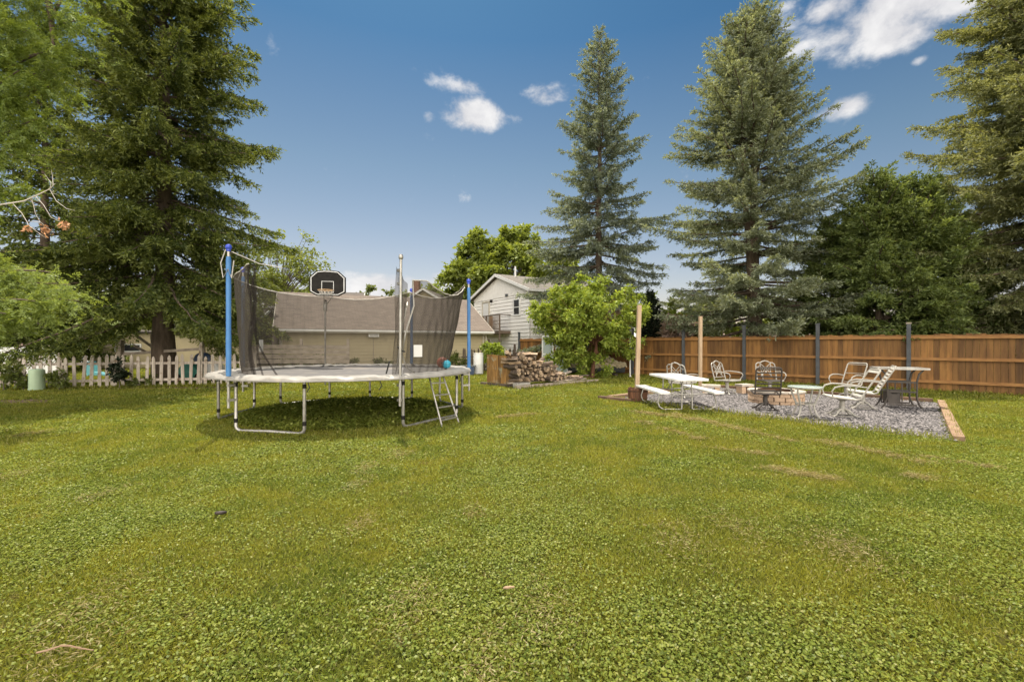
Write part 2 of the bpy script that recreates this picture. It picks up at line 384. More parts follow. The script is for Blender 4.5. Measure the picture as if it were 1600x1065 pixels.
def spruce(name, label, base, stems, z0, Rad, seed, fol, power=.75, whorl=.36, per=6, droop=.25, lift=.18, hang=.25, spr=(.13, .045), dens=1.0, group=None, r_trunk=.3, e0=-12, e1=48, side=None, cat='tree', twl=1.0, barkm='bark', low=None):
    """stems: list of (dx, dy, height)"""
    rng = np.random.default_rng(seed)
    root = thing(name, label, cat, base, group=group); B = np.array(base, dtype=float)
    tr = MB(); wood = MB(); Ps = []; Ds = []; Ns = []; Ls = []; Ws = []; Ts = []
    for si, (dx, dy, H) in enumerate(stems):
        k = 9
        pts = [Vector((B[0] + dx * min(1, (i / 8) * 1.6) + rng.normal() * .04, B[1] + dy * min(1, (i / 8) * 1.6) + rng.normal() * .04, B[2] + H * i / 8)) for i in range(k)]
        tr.tube(pts, [r_trunk * (1.25 if i == 0 else 1) * (1 - i / 8.2) * (1 if si == 0 else .75) + .015 for i in range(k)], 10)
        z = z0 if si == 0 else H * .62
        Hmax = H
        while z < Hmax - .12:
            s = (Hmax - z) / (Hmax - z0)
            Lb = Rad * s ** power
            nb = max(3, int(round(per * (.6 + .4 * min(1, s * 3)))))
            az0 = rng.uniform(0, 6.28)
            for q in range(nb):
                az = az0 + q * 6.283 / nb + rng.normal() * .25
                L = Lb * rng.uniform(.60, 1.15) + .12
                if rng.uniform() < .16: L *= rng.uniform(.4, .7)
                if s > .12 and rng.uniform() < .07: continue
                if side is not None: L *= side(az, z)
                zz = z + rng.uniform(-.5, .5) * whorl
                el = R(e1 + (e0 - e1) * min(1, s * 1.15)) + rng.normal() * .10
                hd = np.array([math.cos(az), math.sin(az), 0.0])
                ns = 9; tt = np.linspace(0, 1, ns)
                fx = min(1, (zz) / H * 1.6)
                p0 = B + np.array([dx * fx, dy * fx, zz])
                path = p0 + hd * (L * tt * math.cos(el))[:, None] + np.array([0, 0, 1.0]) * (L * (math.sin(el) * tt - droop * s * tt ** 2 + lift * s * tt ** 3.2))[:, None]
                path[:, :2] += np.cumsum(rng.normal(size=(ns, 2)) * .03 * L * .25, axis=0)
                wr = .012 + .011 * L
                wood.tube([Vector(p) for p in path], [wr * (1 - .85 * t) + .003 for t in tt], 4, caps=False)
                nt_ = max(4, int(L / .085 * dens))
                t = rng.uniform(.10 + .12 * min(1, s), 1.0, size=nt_ * 2)
                t[:3] = 1.0
                idx = np.clip(t * (ns - 1), 0, ns - 1.001); i0 = idx.astype(int); fr = (idx - i0)[:, None]
                pp = path[i0] * (1 - fr) + path[i0 + 1] * fr
                tg = unit(path[i0 + 1] - path[i0])
                sd = unit(np.cross(tg, np.array([0, 0, 1.0])))
                sg = rng.choice([-1.0, 1.0], size=len(t))
                fw = rng.uniform(.45, .95, size=len(t)); sw = rng.uniform(.25, .95, size=len(t)); sw[:3] *= .3
                dn = -hang * rng.uniform(.1, 1.2, size=len(t)) + rng.normal(size=len(t)) * .12
                dv = unit(tg * fw[:, None] + sd * (sg * sw)[:, None] + np.array([0, 0, 1.0]) * dn[:, None])
                tl = np.minimum(.75, .30 * L * (1.08 - t) + .16) * rng.uniform(.6, 1.15, size=len(t)) * twl
                cnt = np.maximum(3, (tl / (spr[0] * .27)).astype(int))
                rep = np.repeat(np.arange(len(t)), cnt)
                u = rng.uniform(0, 1, size=len(rep)) ** .85
                hangv = np.array([0, 0, -1.0]) * (hang * .5 * tl[rep] * u ** 2)[:, None]
                P = pp[rep] + dv[rep] * (tl[rep] * u)[:, None] + hangv + rng.normal(size=(len(rep), 3)) * .018
                dd = unit(dv[rep] * .75 + rng.normal(size=(len(rep), 3)) * .48 + np.array([0, 0, .10]))
                Ps.append(P); Ds.append(dd); Ns.append(unit(rng.normal(size=(len(rep), 3)) + np.array([0, 0, .8])))
                Ls.append(spr[0] * rng.uniform(.7, 1.3, size=len(rep))); Ws.append(spr[1] * rng.uniform(.7, 1.3, size=len(rep)))
                Ts.append(np.clip((u - .55) * 1.6, 0, 1) * rng.uniform(.2, 1, size=len(rep)))
            z += whorl * (.55 + .45 * min(1, s * 2)) * rng.uniform(.75, 1.2)
    P = np.concatenate(Ps); V = diamonds(P, np.concatenate(Ds), np.concatenate(Ns), np.concatenate(Ls), np.concatenate(Ws), .15)
    tr.build('trunk', mt[barkm], root, True)
    wood.build('branches', mt[barkm], root, True)
    np_mesh('crown', V, fol, root, {'tip': np.repeat(np.concatenate(Ts), 4)})
    return root, len(P)

def leafy(name, label, base, H, crown, seed, fol, nclump=60, per=260, leaf=(.11, .075), clump=.55, trunk_r=.14, fork=.3, group=None, stems=1, barkm='bark_grey', cat='tree', shell=.45, spread=.25, flat=.75, extra=None, tipf=.5, limb=True, lowcut=-1):
    """crown: (cx, cy, cz, rx, ry, rz) relative to base"""
    rng = np.random.default_rng(seed)
    root = thing(name, label, cat, base, group=group); B = np.array(base, dtype=float)
    cx, cy, cz, rx, ry, rz = crown
    C = []
    while len(C) < nclump:
        v = unit(rng.normal(size=3)); r = (shell + (1 - shell) * rng.uniform() ** .6)
        lump = 1 + .16 * math.sin(3 * math.atan2(v[1], v[0]) + seed) + .12 * math.sin(5 * v[2] + seed * 2)
        if v[2] * r < lowcut: continue
        C.append(np.array([cx + v[0] * r * rx * lump, cy + v[1] * r * ry * lump, cz + v[2] * r * rz * lump]))
    if extra is not None: C += [np.array(e) for e in extra]
    tr = MB(); wood = MB(); fz = H * fork
    tops = []
    for s in range(stems):
        a = s * 2.4 + seed; ox, oy = (.16 * math.cos(a), .16 * math.sin(a)) if stems > 1 else (0, 0)
        top = np.array([ox * 2.2 + cx * .3, oy * 2.2 + cy * .3, fz * (1.2 if stems == 1 else 1.35)])
        tr.tube([B + np.array([ox, oy, -.02]), B + np.array([ox * 1.1 + .02, oy * 1.1, fz * .45]), B + top], [trunk_r * 1.3, trunk_r, trunk_r * .75], 10)
        tops.append(top)
    mid = np.array([cx, cy, cz])
    if limb:
        for s, top in enumerate(tops):
            tr.tube([B + top, B + top * .4 + mid * .6, B + mid + np.array([.1, 0, rz * .55])], [trunk_r * .72, trunk_r * .45, .02], 8)
        for c in C:
            st = tops[rng.integers(len(tops))]
            t0 = rng.uniform(0, .75); p0 = st * (1 - t0) + mid * t0
            pm = (p0 + c) * .5 + np.array([0, 0, .12 * rng.uniform(-.3, 1) * rz])
            w = trunk_r * .22
            wood.tube([B + p0, B + pm, B + c], [w, w * .6, w * .15 + .004], 5, caps=False)
    Ps = []; Ds = []; Ns = []; Ls = []; Ws = []
    for c in C:
        n = int(per * rng.uniform(.6, 1.3)); sz = clump * rng.uniform(.65, 1.25)
        # leaves sit along short twigs fanned out of the clump centre
        ntw = max(6, n // 12); tv = unit(rng.normal(size=(ntw, 3)) + (c - mid) / max(rx, rz) * .8 + np.array([0, 0, .1])) * rng.uniform(.35, 1.15, size=(ntw, 1)) * sz
        tv[:, 2] *= flat
        i = rng.integers(ntw, size=n); u = rng.uniform(.2, 1, size=n)
        p = c + tv[i] * u[:, None] + rng.normal(size=(n, 3)) * sz * spread * .35
        dd = unit(unit(tv[i]) * .7 + rng.normal(size=(n, 3)) * .6 + np.array([0, 0, -.25]))
        Ps.append(B + p); Ds.append(dd); Ns.append(unit(rng.normal(size=(n, 3)) * .6 + np.array([0, 0, 1.0])))
        Ls.append(leaf[0] * rng.uniform(.6, 1.3, size=n)); Ws.append(leaf[1] * rng.uniform(.6, 1.3, size=n))
    V = diamonds(np.concatenate(Ps), np.concatenate(Ds), np.concatenate(Ns), np.concatenate(Ls), np.concatenate(Ws), .2)
    tr.build('trunk', mt[barkm], root, True)
    if limb: wood.build('branches', mt[barkm], root, True)
    np_mesh('crown', V, fol, root, {'tip': np.repeat(rng.uniform(0, tipf, len(V)), 4)})
    return root

fo = {}
fo['norway'] = foliage('dark_spruce_needles', (.045, .068, .016), (.140, .172, .042), (.34, .375, .11), .45)
fo['blue'] = foliage('blue_spruce_needles', (.12, .15, .11), (.22, .25, .195), (.38, .425, .33), .38)
fo['blue2'] = foliage('grey_green_spruce_needles', (.13, .158, .098), (.25, .28, .185), (.44, .475, .34), .40)
fo['cedar'] = foliage('cedar_sprays', (.080, .118, .036), (.175, .222, .068), (.31, .365, .13), .44)
fo['right'] = foliage('right_spruce_needles', (.125, .145, .062), (.25, .265, .125), (.41, .42, .22), .40)
fo['young'] = foliage('bright_leaves', (.11, .18, .030), (.23, .305, .048), (.38, .43, .075), .42)
fo['maple'] = foliage('maple_leaves', (.12, .165, .030), (.22, .27, .052), (.30, .34, .08), .48)
fo['locust'] = foliage('locust_leaflets', (.095, .145, .030), (.18, .235, .05), (.28, .34, .10), .45)
fo['hedge'] = foliage('hedge_leaves', (.075, .10, .026), (.155, .19, .048), (.21, .25, .07), .44)
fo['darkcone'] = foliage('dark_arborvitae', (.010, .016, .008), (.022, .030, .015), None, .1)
fo['pink'] = foliage('pinkish_leaves', (.26, .18, .145), (.37, .28, .23), None, .4)
fo['ash'] = foliage('thin_green_leaves', (.12, .155, .038), (.22, .26, .07), (.30, .34, .10), .48)

# ================================================================== BUILDINGS
def lap_wall(mb, p, q, z0, z1, out, step=.16, gap=.0):
    p, q, out = Vector(p), Vector(q), Vector(out).normalized()
    z = z0
    while z < z1 - .01:
        t = min(z1, z + step)
        a, b = p + out * .034, q + out * .034
        A0, B0 = Vector((a.x, a.y, z)), Vector((b.x, b.y, z)); A1, B1 = Vector((p.x, p.y, t)) + out * .004, Vector((q.x, q.y, t)) + out * .004
        Ai, Bi = Vector((p.x, p.y, z)), Vector((q.x, q.y, z))
        if gap:
            for X_ in (A1, B1): X_.z = t - gap
            A1 += out * .05; B1 += out * .05; A0 += out * .05; B0 += out * .05
            mb.add([A1, B1, Vector((q.x, q.y, t - gap)), Vector((p.x, p.y, t - gap))], [(0, 1, 2, 3)])
        mb.add([A0, B0, B1, A1], [(0, 1, 2, 3)]); mb.add([Ai, Bi, B0, A0], [(0, 1, 2, 3)])
        z = t
def roof_slab(name, mat_, parent, a, b, c, d, th=.1):
    """a-b eave, d-c ridge; shingled top with UVs in metres"""
    a, b, c, d = map(Vector, (a, b, c, d)); n = (b - a).cross(d - a).normalized()
    if n.z < 0: n = -n
    mb = MB(); mb.hexa([x - n * th for x in (a, b, c, d)] + [a, b, c, d])
    o = mb.build(name, mat_, parent, True); me = o.data
    uv = me.uv_layers.new(name='UVMap'); e = (b - a).normalized(); s = n.cross(e)
    if s.z < 0: s = -s
    off = Vector(parent.location)
    for l in me.loops:
        p = me.vertices[l.vertex_index].co + off - a
        uv.data[l.index].uv = (p.dot(e), p.dot(s))
    return o

# ---- tan garage
gl_, gr_ = Vector((-10.55, 20.45, 0)), Vector((-1.45, 24.75, 0))
ge = (gr_ - gl_).normalized(); gb = Vector((-ge.y, ge.x, 0)); GZ, GR, GD = 2.28, 4.15, 3.8
t = thing('garage', 'low tan lap-sided garage with a brown shingled roof behind the trampoline', 'garage', gl_)
mb = MB(); lap_wall(mb, gl_, gr_, 0, GZ, -gb); mb.build('wall', mt['siding_tan'], t, True)
mb = MB()
for p0 in (gl_, gr_):
    p1 = p0 + gb * 2 * GD; sgn = -1 if p0 is gl_ else 1
    poly = [p0, p1, p1 + Vector((0, 0, GZ)), p0 + gb * GD + Vector((0, 0, GR - .05)), p0 + Vector((0, 0, GZ))]
    mb.prism(poly, -ge * .12 * sgn)
mb.bar(gl_ + gb * 2 * GD, gr_ + gb * 2 * GD, .1, 4.4)
mb.build('end_wall', mt['siding_tan'], t, True)
oh = .42; sl = (GR - GZ) / GD
e0, e1_ = gl_ - ge * .3 - gb * oh, gr_ + ge * .3 - gb * oh; ez = Vector((0, 0, GZ - oh * sl + .12)); rz_ = Vector((0, 0, GR + .12))
roof_slab('roof', mt['shingle_brown'], t, e0 + ez, e1_ + ez, gr_ + ge * .3 + gb * GD + rz_, gl_ - ge * .3 + gb * GD + rz_)
f0, f1 = gl_ - ge * .3 + gb * (2 * GD + oh), gr_ + ge * .3 + gb * (2 * GD + oh)
roof_slab('roof', mt['shingle_brown'], t, f0 + ez, f1 + ez, gr_ + ge * .3 + gb * (GD + .004) + rz_, gl_ - ge * .3 + gb * (GD + .004) + rz_)
mb = MB(); mb.bar(e0 + ez - gb * .012 + Vector((0, 0, -.10)), e1_ + ez - gb * .012 + Vector((0, 0, -.10)), .02, .16)
for base_ in (gl_ - ge * .312, gr_ + ge * .312):
    mb.bar(base_ - gb * oh + ez - Vector((0, 0, .09)), base_ + gb * GD + rz_ - Vector((0, 0, .09)), .02, .16)
mb.build('fascia', mt['trim_tan'], t, True)
mb = MB(); mb.bar(e0 + ez + gb * .02 + Vector((0, 0, -.17)), e1_ + ez + gb * .02 + Vector((0, 0, -.17)), .04, .02)
a = gl_ + gb * .01; mb.hexa([gl_ - gb * .4 + Vector((0, 0, GZ - .21)), gr_ - gb * .4 + Vector((0, 0, GZ - .21)), gr_ - gb * .03 + Vector((0, 0, GZ - .21)), gl_ - gb * .03 + Vector((0, 0, GZ - .21)),
    gl_ - gb * .4 + Vector((0, 0, GZ - .19)), gr_ - gb * .4 + Vector((0, 0, GZ - .19)), gr_ - gb * .03 + Vector((0, 0, GZ - .19)), gl_ - gb * .03 + Vector((0, 0, GZ - .19))])
mb.build('soffit', mt['trim_tan'], t, True)
MB().bar(e0 + ez - gb * .075 + Vector((0, 0, -.07)), e1_ + ez - gb * .075 + Vector((0, 0, -.07)), .10, .09).build('gutter', mt['white_paint'], t, True)
MB().tube([gr_ - gb * .45 + ez - ge * .2 + Vector((0, 0, -.12)), gr_ - gb * .12 - ge * .2 + Vector((0, 0, GZ - .35)), gr_ - gb * .10 - ge * .2 + Vector((0, 0, .1))], .035, 8).build('downspout', mt['trim_tan'], t, True)
mb = MB()
for p0 in (gl_, gr_): mb.box(p0 - gb * .03 + Vector((0, 0, GZ / 2 - .1)), (.12, .05, GZ - .2), math.atan2(ge.y, ge.x))
mb.build('corner_board', mt['trim_tan'], t, True)
# air conditioner sticking out of the wall: where the ray of pixel 583 meets the wall line
k = (583 - CX) / F; s_ = (k * gl_.y - gl_.x) / (ge.x - k * ge.y); q = gl_ + ge * s_
rzg = math.atan2(ge.y, ge.x); zc = EYE + 16 * q.y / F
ac = MB().box(q - gb * .14 + Vector((0, 0, zc)), (.50, .30, .34), rzg).build('air_conditioner', mt['white_paint'], t, True)
mb = MB()
for i in range(6): mb.box(q - gb * .297 + Vector((0, 0, zc - .12 + i * .048)), (.38, .014, .018), rzg)
mb.build('grille', mt['concrete'], ac, True)
MB().tube([q - gb * .03 + Vector((0, 0, zc - .18)), q - gb * .035 + ge * .02 + Vector((0, 0, .5)), q - gb * .04 + Vector((0, 0, .05))], .012, 6).build('drain_hose', mt['grey_wood'], t, True)

# ---- white two-storey house
hc = Vector((1.23, 29.8, 0)); hg = Vector((-.513, .858, 0)).normalized(); hb = Vector((hg.y, -hg.x, 0)); HW, HL, HE, HR = 8.4, 9.5, 5.15, 6.55
t = thing('white_house', 'white lap-sided two storey house with a gable and a raised deck', 'house', hc)
mb = MB(); lap_wall(mb, hc, hc + hg * HW, 0, HE - .25, -hb, .25, .035); lap_wall(mb, hc, hc + hb * HL, 0, HE, -hg, .25, .035); mb.build('wall', mt['siding_white'], t, True)
mb = MB(); mb.prism([hc + hg * .02, hc + hg * (HW - .02), hc + hg * (HW - .02) + Vector((0, 0, HE)), hc + hg * HW / 2 + Vector((0, 0, HR - .04)), hc + hg * .02 + Vector((0, 0, HE))], hb * HL); mb.build('wall', mt['siding_white'], t, True)
mb = MB(); zg = HE - .25
nb_ = 42
for i in range(nb_):                                     # board-and-batten gable
    s0 = HW * i / nb_; s1 = HW * (i + 1) / nb_ - .03
    hz = lambda s: HE + (HR - HE) * (1 - abs(s - HW / 2) / (HW / 2)) - .06
    a, b_ = hc + hg * s0 - hb * .09, hc + hg * s1 - hb * .09
    top0, top1 = max(zg + .02, hz(s0)), max(zg + .02, hz(s1))
    mb.hexa([
        a + Vector((0, 0, zg)), b_ + Vector((0, 0, zg)), b_ + hb * .085 + Vector((0, 0, zg)), a + hb * .085 + Vector((0, 0, zg)),
        a + Vector((0, 0, top0)), b_ + Vector((0, 0, top1)), b_ + hb * .085 + Vector((0, 0, top1)), a + hb * .085 + Vector((0, 0, top0))])
mb.build('gable', mt['siding_white'], t, True)
ohh = .45; slh = (HR - HE) / (HW / 2)
def hp(s, l, z): return hc + hg * s + hb * l + Vector((0, 0, z))
for s_e, s_r in ((-ohh, HW / 2), (HW + ohh, HW / 2)):
    roof_slab('roof', mt['shingle_grey'], t, hp(s_e, -.4, HE - ohh * slh + .13), hp(s_e, HL + .4, HE - ohh * slh + .13), hp(s_r + (.003 if s_e > 0 else 0), HL + .4, HR + .13), hp(s_r + (.003 if s_e > 0 else 0), -.4, HR + .13))
mb = MB()
for s_e in (-ohh, HW + ohh): mb.bar(hp(s_e, -.42, HE - ohh * slh + .03), hp(HW / 2, -.42, HR + .03), .03, .2)
mb.bar(hp(-ohh - .02, -.4, HE - ohh * slh + .04), hp(-ohh - .02, HL + .4, HE - ohh * slh + .04), .03, .16)
mb.build('rake_board', mt['white_paint'], t, True)
mb = MB(); mb.tube([hp(HW / 2 - .45, 1.1, HR - .2), hp(HW / 2 - .45, 1.1, HR + .75)], .07, 10); mb.build('vent_pipe', mt['white_paint'], t, True)
for l in (3.6, 6.8):
    MB().box(hp(1.9, l, HR - .62), (.5, .5, .22), math.atan2(hb.y, hb.x)).build('roof_vent', mt['black'], t, True)
rzh = math.atan2(hg.y, hg.x)
fr = MB(); c = hp(1.6, -.11, 4.05)
for dx, w, dz, h in ((0, .92, .55, .1), (0, .92, -.55, .1), (-.41, .1, 0, 1.0), (.41, .1, 0, 1.0), (0, .72, 0, .05)): fr.box(c + hg * dx + Vector((0, 0, dz)), (w, .06, h), rzh)
fr = fr.build('window', mt['white_paint'], t, True)
MB().box(c + hb * .012, (.72, .02, 1.0), rzh).build('pane', mt['screen_dark'], fr, True)
dr = MB().box(hp(6.2, -.10, 3.6), (.95, .06, 2.1), rzh).build('door', mt['white_plastic'], t, True)
mb = MB()
for dx in (-.55, .55): mb.box(hp(6.2 + dx, -.12, 3.65), (.1, .08, 2.2), rzh)
mb.box(hp(6.2, -.12, 4.76), (1.2, .08, .1), rzh); mb.build('frame', mt['trim_tan'], dr, True)
mb = MB(); mb.box(hp(5.2, -.18, 4.75), (.14, .16, .2), rzh); mb.build('wall_lamp', mt['black'], t, True)
mb = MB(); mb.box(hp(2.9, -.16, 5.0), (.2, .14, .16), rzh); mb.build('flood_light', mt['post_dark'], t, True)
D0, D1, DD, DZ = 2.45, 8.5, 1.0, 2.42
mb = MB(); mb.hexa([hp(D0, -DD, DZ - .2), hp(D1, -DD, DZ - .2), hp(D1, -.04, DZ - .2), hp(D0, -.04, DZ - .2), hp(D0, -DD, DZ), hp(D1, -DD, DZ), hp(D1, -.04, DZ), hp(D0, -.04, DZ)])
dk = mb.build('deck', mt['deck_wood'], t, True)
mb = MB()
for s in (D0 + .05, 4.5, 6.5, D1 - .05): mb.bar(hp(s, -DD + .05, 0), hp(s, -DD + .05, DZ + 1.15), .11, .11)
mb.build('post', mt['deck_wood'], dk, True)
mb = MB(); mb.bar(hp(D0, -DD + .05, DZ + 1.14), hp(D1, -DD + .05, DZ + 1.14), .12, .05); mb.bar(hp(D0, -DD + .05, DZ + .12), hp(D1, -DD + .05, DZ + .12), .05, .05)
mb.bar(hp(D0 + .05, -DD, DZ + 1.14), hp(D0 + .05, 0, DZ + 1.14), .12, .05)
s = D0
while s < D1: mb.bar(hp(s, -DD + .05, DZ + .12), hp(s, -DD + .05, DZ + 1.12), .035, .035); s += .16
mb.build('railing', mt['deck_wood'], dk, True)
for k, (s, lab) in enumerate(((6.3, 'tan slatted chair on the raised deck below the door'), (4.9, 'tan slatted chair on the raised deck nearer the deck corner post'))):
    ct = thing('deck_chair', lab, 'chair', hp(s, -.55, DZ), rzh, 'chairs on the raised deck')
    mb = MB(); mb.box((0, .1, .42), (.55, .5, .05)); mb.build('seat', mt['chair_wood'], ct)
    mb = MB()
    for i in range(5): mb.box((-.22 + i * .11, -.2, .8), (.085, .03, .75))
    mb.build('backrest', mt['chair_wood'], ct)
    for x in (-.25, .25):
        for y in (-.12, .32): MB().box((x, y, .2), (.05, .05, .4)).build('leg', mt['chair_wood'], ct)

# ---- other houses beyond the yard
def far_house(name, label, c, rz, w, dp, eave, ridge, wallm, roofm, windows=(), chimney=None):
    t = thing(name, label, 'house', c)
    rt = Matrix.Rotation(rz, 3, 'Z')
    P_ = lambda x, y, z: rt @ Vector((x, y, 0)) + Vector((c[0], c[1], z))
    mb = MB(); mb.prism([P_(-w / 2, -dp / 2, 0), P_(-w / 2, dp / 2, 0), P_(-w / 2, dp / 2, eave), P_(-w / 2, 0, ridge - .05), P_(-w / 2, -dp / 2, eave)], rt @ Vector((w, 0, 0)))
    mb.build('wall', wallm, t, True)
    sl = (ridge - eave) / (dp / 2)
    for sg in (-1, 1):
        roof_slab('roof', roofm, t, P_(-w / 2 - .4, sg * (dp / 2 + .4), eave - .4 * sl + .12), P_(w / 2 + .4, sg * (dp / 2 + .4), eave - .4 * sl + .12), P_(w / 2 + .4, sg * .002, ridge + .12), P_(-w / 2 - .4, sg * .002, ridge + .12))
    mb = MB()
    for sx in (-1, 1):
        for sg in (-1, 1): mb.bar(P_(sx * (w / 2 + .41), sg * (dp / 2 + .4), eave - .4 * sl + .03), P_(sx * (w / 2 + .41), 0, ridge + .03), .03, .18)
    mb.build('rake_board', mt['white_paint'], t, True)
    for (x, z, ww, hh) in windows:
        f = MB().box(P_(x, -dp / 2 - .03, z), (ww + .16, .06, hh + .16), rz).build('window', mt['white_paint'], t, True)
        MB().box(P_(x, -dp / 2 - .06, z), (ww, .02, hh), rz).build('pane', mt['screen_dark'], f, True)
    if chimney: MB().box(P_(chimney[0], chimney[1], ridge + .3), (.6, .5, 1.3), rz).build('chimney', mt['pinkbrick'], t, True)
    return t
far_house('distant_house', 'distant grey roofed house with a brick chimney rising over the garage roof', (A(678, 537, 46).x, 46, 0), R(82), 6, 3.6, 5.6, 6.7, mt['siding_tan'], mt['shingle_grey'], chimney=(-2.2, 1.0))
far_house('dark_roofed_house', 'dark roofed house rising behind the garage under the basketball backboard', (A(510, 537, 39).x, 39, 0), R(12), 5.6, 7, 4.2, 5.9, mt['siding_tan'], mt['shingle_dark'])
far_house('tan_house', 'tan house wall seen between the spruce trunk and the blue poles', (A(330, 537, 31).x - .8, 31, 0), R(8), 8.5, 7, 2.3, 3.9, mt['siding_tan'], mt['shingle_dark'], windows=((-2.2, 1.25, 1.3, .35),))
far_house('red_roofed_house', 'pale house with a red roof showing beside the spruce trunk', (A(222, 537, 37).x, 37, 0), R(-15), 4.2, 6, 2.6, 4.6, mt['white_paint'], mt['shingle_brown'])
far_house('white_shed', 'white shed roof catching sun behind the fence beside the lamp post', (A(1004, 537, 29).x, 29, 0), R(-40), 2.6, 2.6, 1.7, 2.5, mt['white_paint'], mt['white_paint'])

# ================================================================== FENCES
# ---- brown privacy fence, 8 ft bays
fp0 = Vector((.45, 26.2, 0)); fu = Vector((.7188, -.6952, 0)).normalized(); fn = Vector((-.6952, -.7188, 0)); BAY = 2.436
t = thing('privacy_fence', 'long brown wooden privacy fence with dark posts behind the gravel patio', 'fence', fp0)
rzf = math.atan2(fu.y, fu.x)
rr = random.Random(3)
for k in range(0, 12):
    p = fp0 + fu * (BAY * k + (.2 if k >= 8 else 0)); LB = BAY + (.2 if k == 7 else 0)
    h = 2.16 + rr.uniform(-.03, .05)
    po = MB().box(p + fn * .045 + Vector((0, 0, h / 2)), (.105, .105, h), rzf).build('post', mt['post_dark'], t, True)
    MB().box(p + fn * .045 + Vector((0, 0, h + .02)), (.135, .135, .04), rzf).build('post_cap', mt['grey_wood'] if k == 7 else mt['post_dark'], po, True)
    if k == 11: break
    q0 = p + fu * .0; x = .0; mb = MB()
    while x < LB - .02:
        w = min(rr.uniform(.135, .15), LB - x)
        zb = .04 + rr.uniform(-.01, .02); zt = 1.80 + rr.uniform(-.025, .018)
        mb.box(p + fu * (x + w / 2) - fn * (.03 + rr.uniform(0, .004)) + Vector((0, 0, (zb + zt) / 2)), (w - rr.uniform(.003, .007), .018, zt - zb), rzf)
        x += w
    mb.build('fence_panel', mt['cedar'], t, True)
    for z in (.33, 1.03, 1.70):
        MB().box(p + fu * LB / 2 + fn * .016 + Vector((0, 0, z)), (LB - .11, .07, .088), rzf).build('rail', mt['cedar_rail'], t, True)
# ---- white picket fence on the left
def picket_run(name, label, p, q, h, spacing, w, m_, posts, seed, wob=.03, railz=(.25, .82)):
    rr = random.Random(seed); p, q = Vector(p), Vector(q); L = (q - p).length; u = (q - p) / L; n = Vector((u.y, -u.x, 0)); rz = math.atan2(u.y, u.x)
    t = thing(name, label, 'fence', p)
    x = .06
    while x < L - .05:
        hh = h + rr.uniform(-.05, .06); tl = rr.gauss(0, wob)
        b = p + u * x + n * .03; up = (Vector((0, 0, 1)) + u * tl).normalized()
        s = u * w / 2; z0 = Vector((0, 0, .05 + rr.uniform(-.03, .03)))
        poly = [b - s + z0, b + s + z0, b + s + up * (hh - .09), b + s * .45 + up * (hh - .02), b + up * hh, b - s * .45 + up * (hh - .02), b - s + up * (hh - .09)]
        MB().prism(poly, n * .02).build('picket', m_, t, True)
        x += spacing * rr.uniform(.9, 1.1)
    for z in railz: MB().bar(p + Vector((0, 0, z)), q + Vector((0, 0, z + .02)), .04, .085).build('rail', m_, t, True)
    for xx, ph in posts:
        MB().box(p + u * xx - n * .03 + Vector((0, 0, ph / 2)), (.10, .10, ph), rz).build('post', m_, t, True)
    return t
picket_run('picket_fence', 'weathered whitish picket fence under the big dark spruce', (-17.6, 14.35, 0), (-9.1, 16.25, 0), 1.10, .228, .098, mt['picket'], ((1.5, 1.15), (4.1, 1.1), (6.77, 1.58), (8.5, 1.2)), 5)
picket_run('dark_picket_fence', 'dark worn picket fence between the garage end and the brown fence', (-2.6, 23.1, 0), (.35, 26.0, 0), 1.25, .21, .09, mt['dark_wood'], ((1.9, 1.75), (3.9, 1.5)), 6, .05)
t = thing('board_fence', 'grey fence of wide horizontal boards seen through the trampoline net', 'fence', (-9.3, 17.6, 0))
rr = random.Random(4)
b0, b1 = Vector((-10.0, 17.3, 0)), Vector((-6.6, 18.2, 0)); bu = (b1 - b0).normalized(); bn = Vector((bu.y, -bu.x, 0))
for i in range(7):
    MB().bar(b0 + Vector((0, 0, .2 + i * .2 + rr.uniform(-.02, .02))), b1 + Vector((0, 0, .18 + i * .2 + rr.uniform(-.03, .03))), .025, .16, (0, 0, 1)).build('board', mt['grey_wood'], t, True)
for x in (0, 1.7, 3.45): MB().box(b0 + bu * x - bn * .08 + Vector((0, 0, .85)), (.1, .1, 1.7), math.atan2(bu.y, bu.x)).build('post', mt['grey_wood'], t, True)
# ---- white board fence far left, arbour of posts and rails
t = thing('white_board_fence', 'white vertical board fence behind the pickets at far left', 'fence', (A(20, 537, 21).x, 21, 0))
w0, w1 = Vector((A(-40, 0, 20.5).x, 20.5, 0)), Vector((A(98, 0, 21.5).x, 21.5, 0)); wu = (w1 - w0).normalized(); mb = MB(); x = 0
while x < (w1 - w0).length:
    mb.box(w0 + wu * (x + .07) + Vector((0, 0, .72)), (.135, .02, 1.25), math.atan2(wu.y, wu.x)); x += .14
mb.build('fence_panel', mt['white_paint'], t, True)
for z in (.35, 1.1): MB().bar(w0 + Vector((0, .03, z)), w1 + Vector((0, .03, z)), .04, .09).build('rail', mt['white_paint'], t, True)
t = thing('timber_trellis', 'leaning grey post and rail trellis standing behind the picket fence', 'trellis', (A(190, 537, 17.6).x, 17.6, 0))
def post(pxb, pxt, yt, d, w=.15): return MB().bar((A(pxb, 0, d).x, d, 0), A(pxt, yt, d), w, w, (0, 1, 0)).build('post', mt['grey_wood'], t, True)
post(101, 91, 526, 17.4); post(185, 189, 531, 17.6, .17); post(241, 239, 520, 18.6, .13)
for a, b in (((68, 541, 17.3), (189, 540, 17.5)), ((189, 553, 17.7), (312, 545, 16.3)), ((212, 524, 18.2), (243, 545, 18.5)), ((208, 539, 18.0), (228, 550, 18.3))):
    MB().bar(A(*a), A(*b), .06, .10, (0, 0, 1)).build('rail', mt['grey_wood'], t, True)

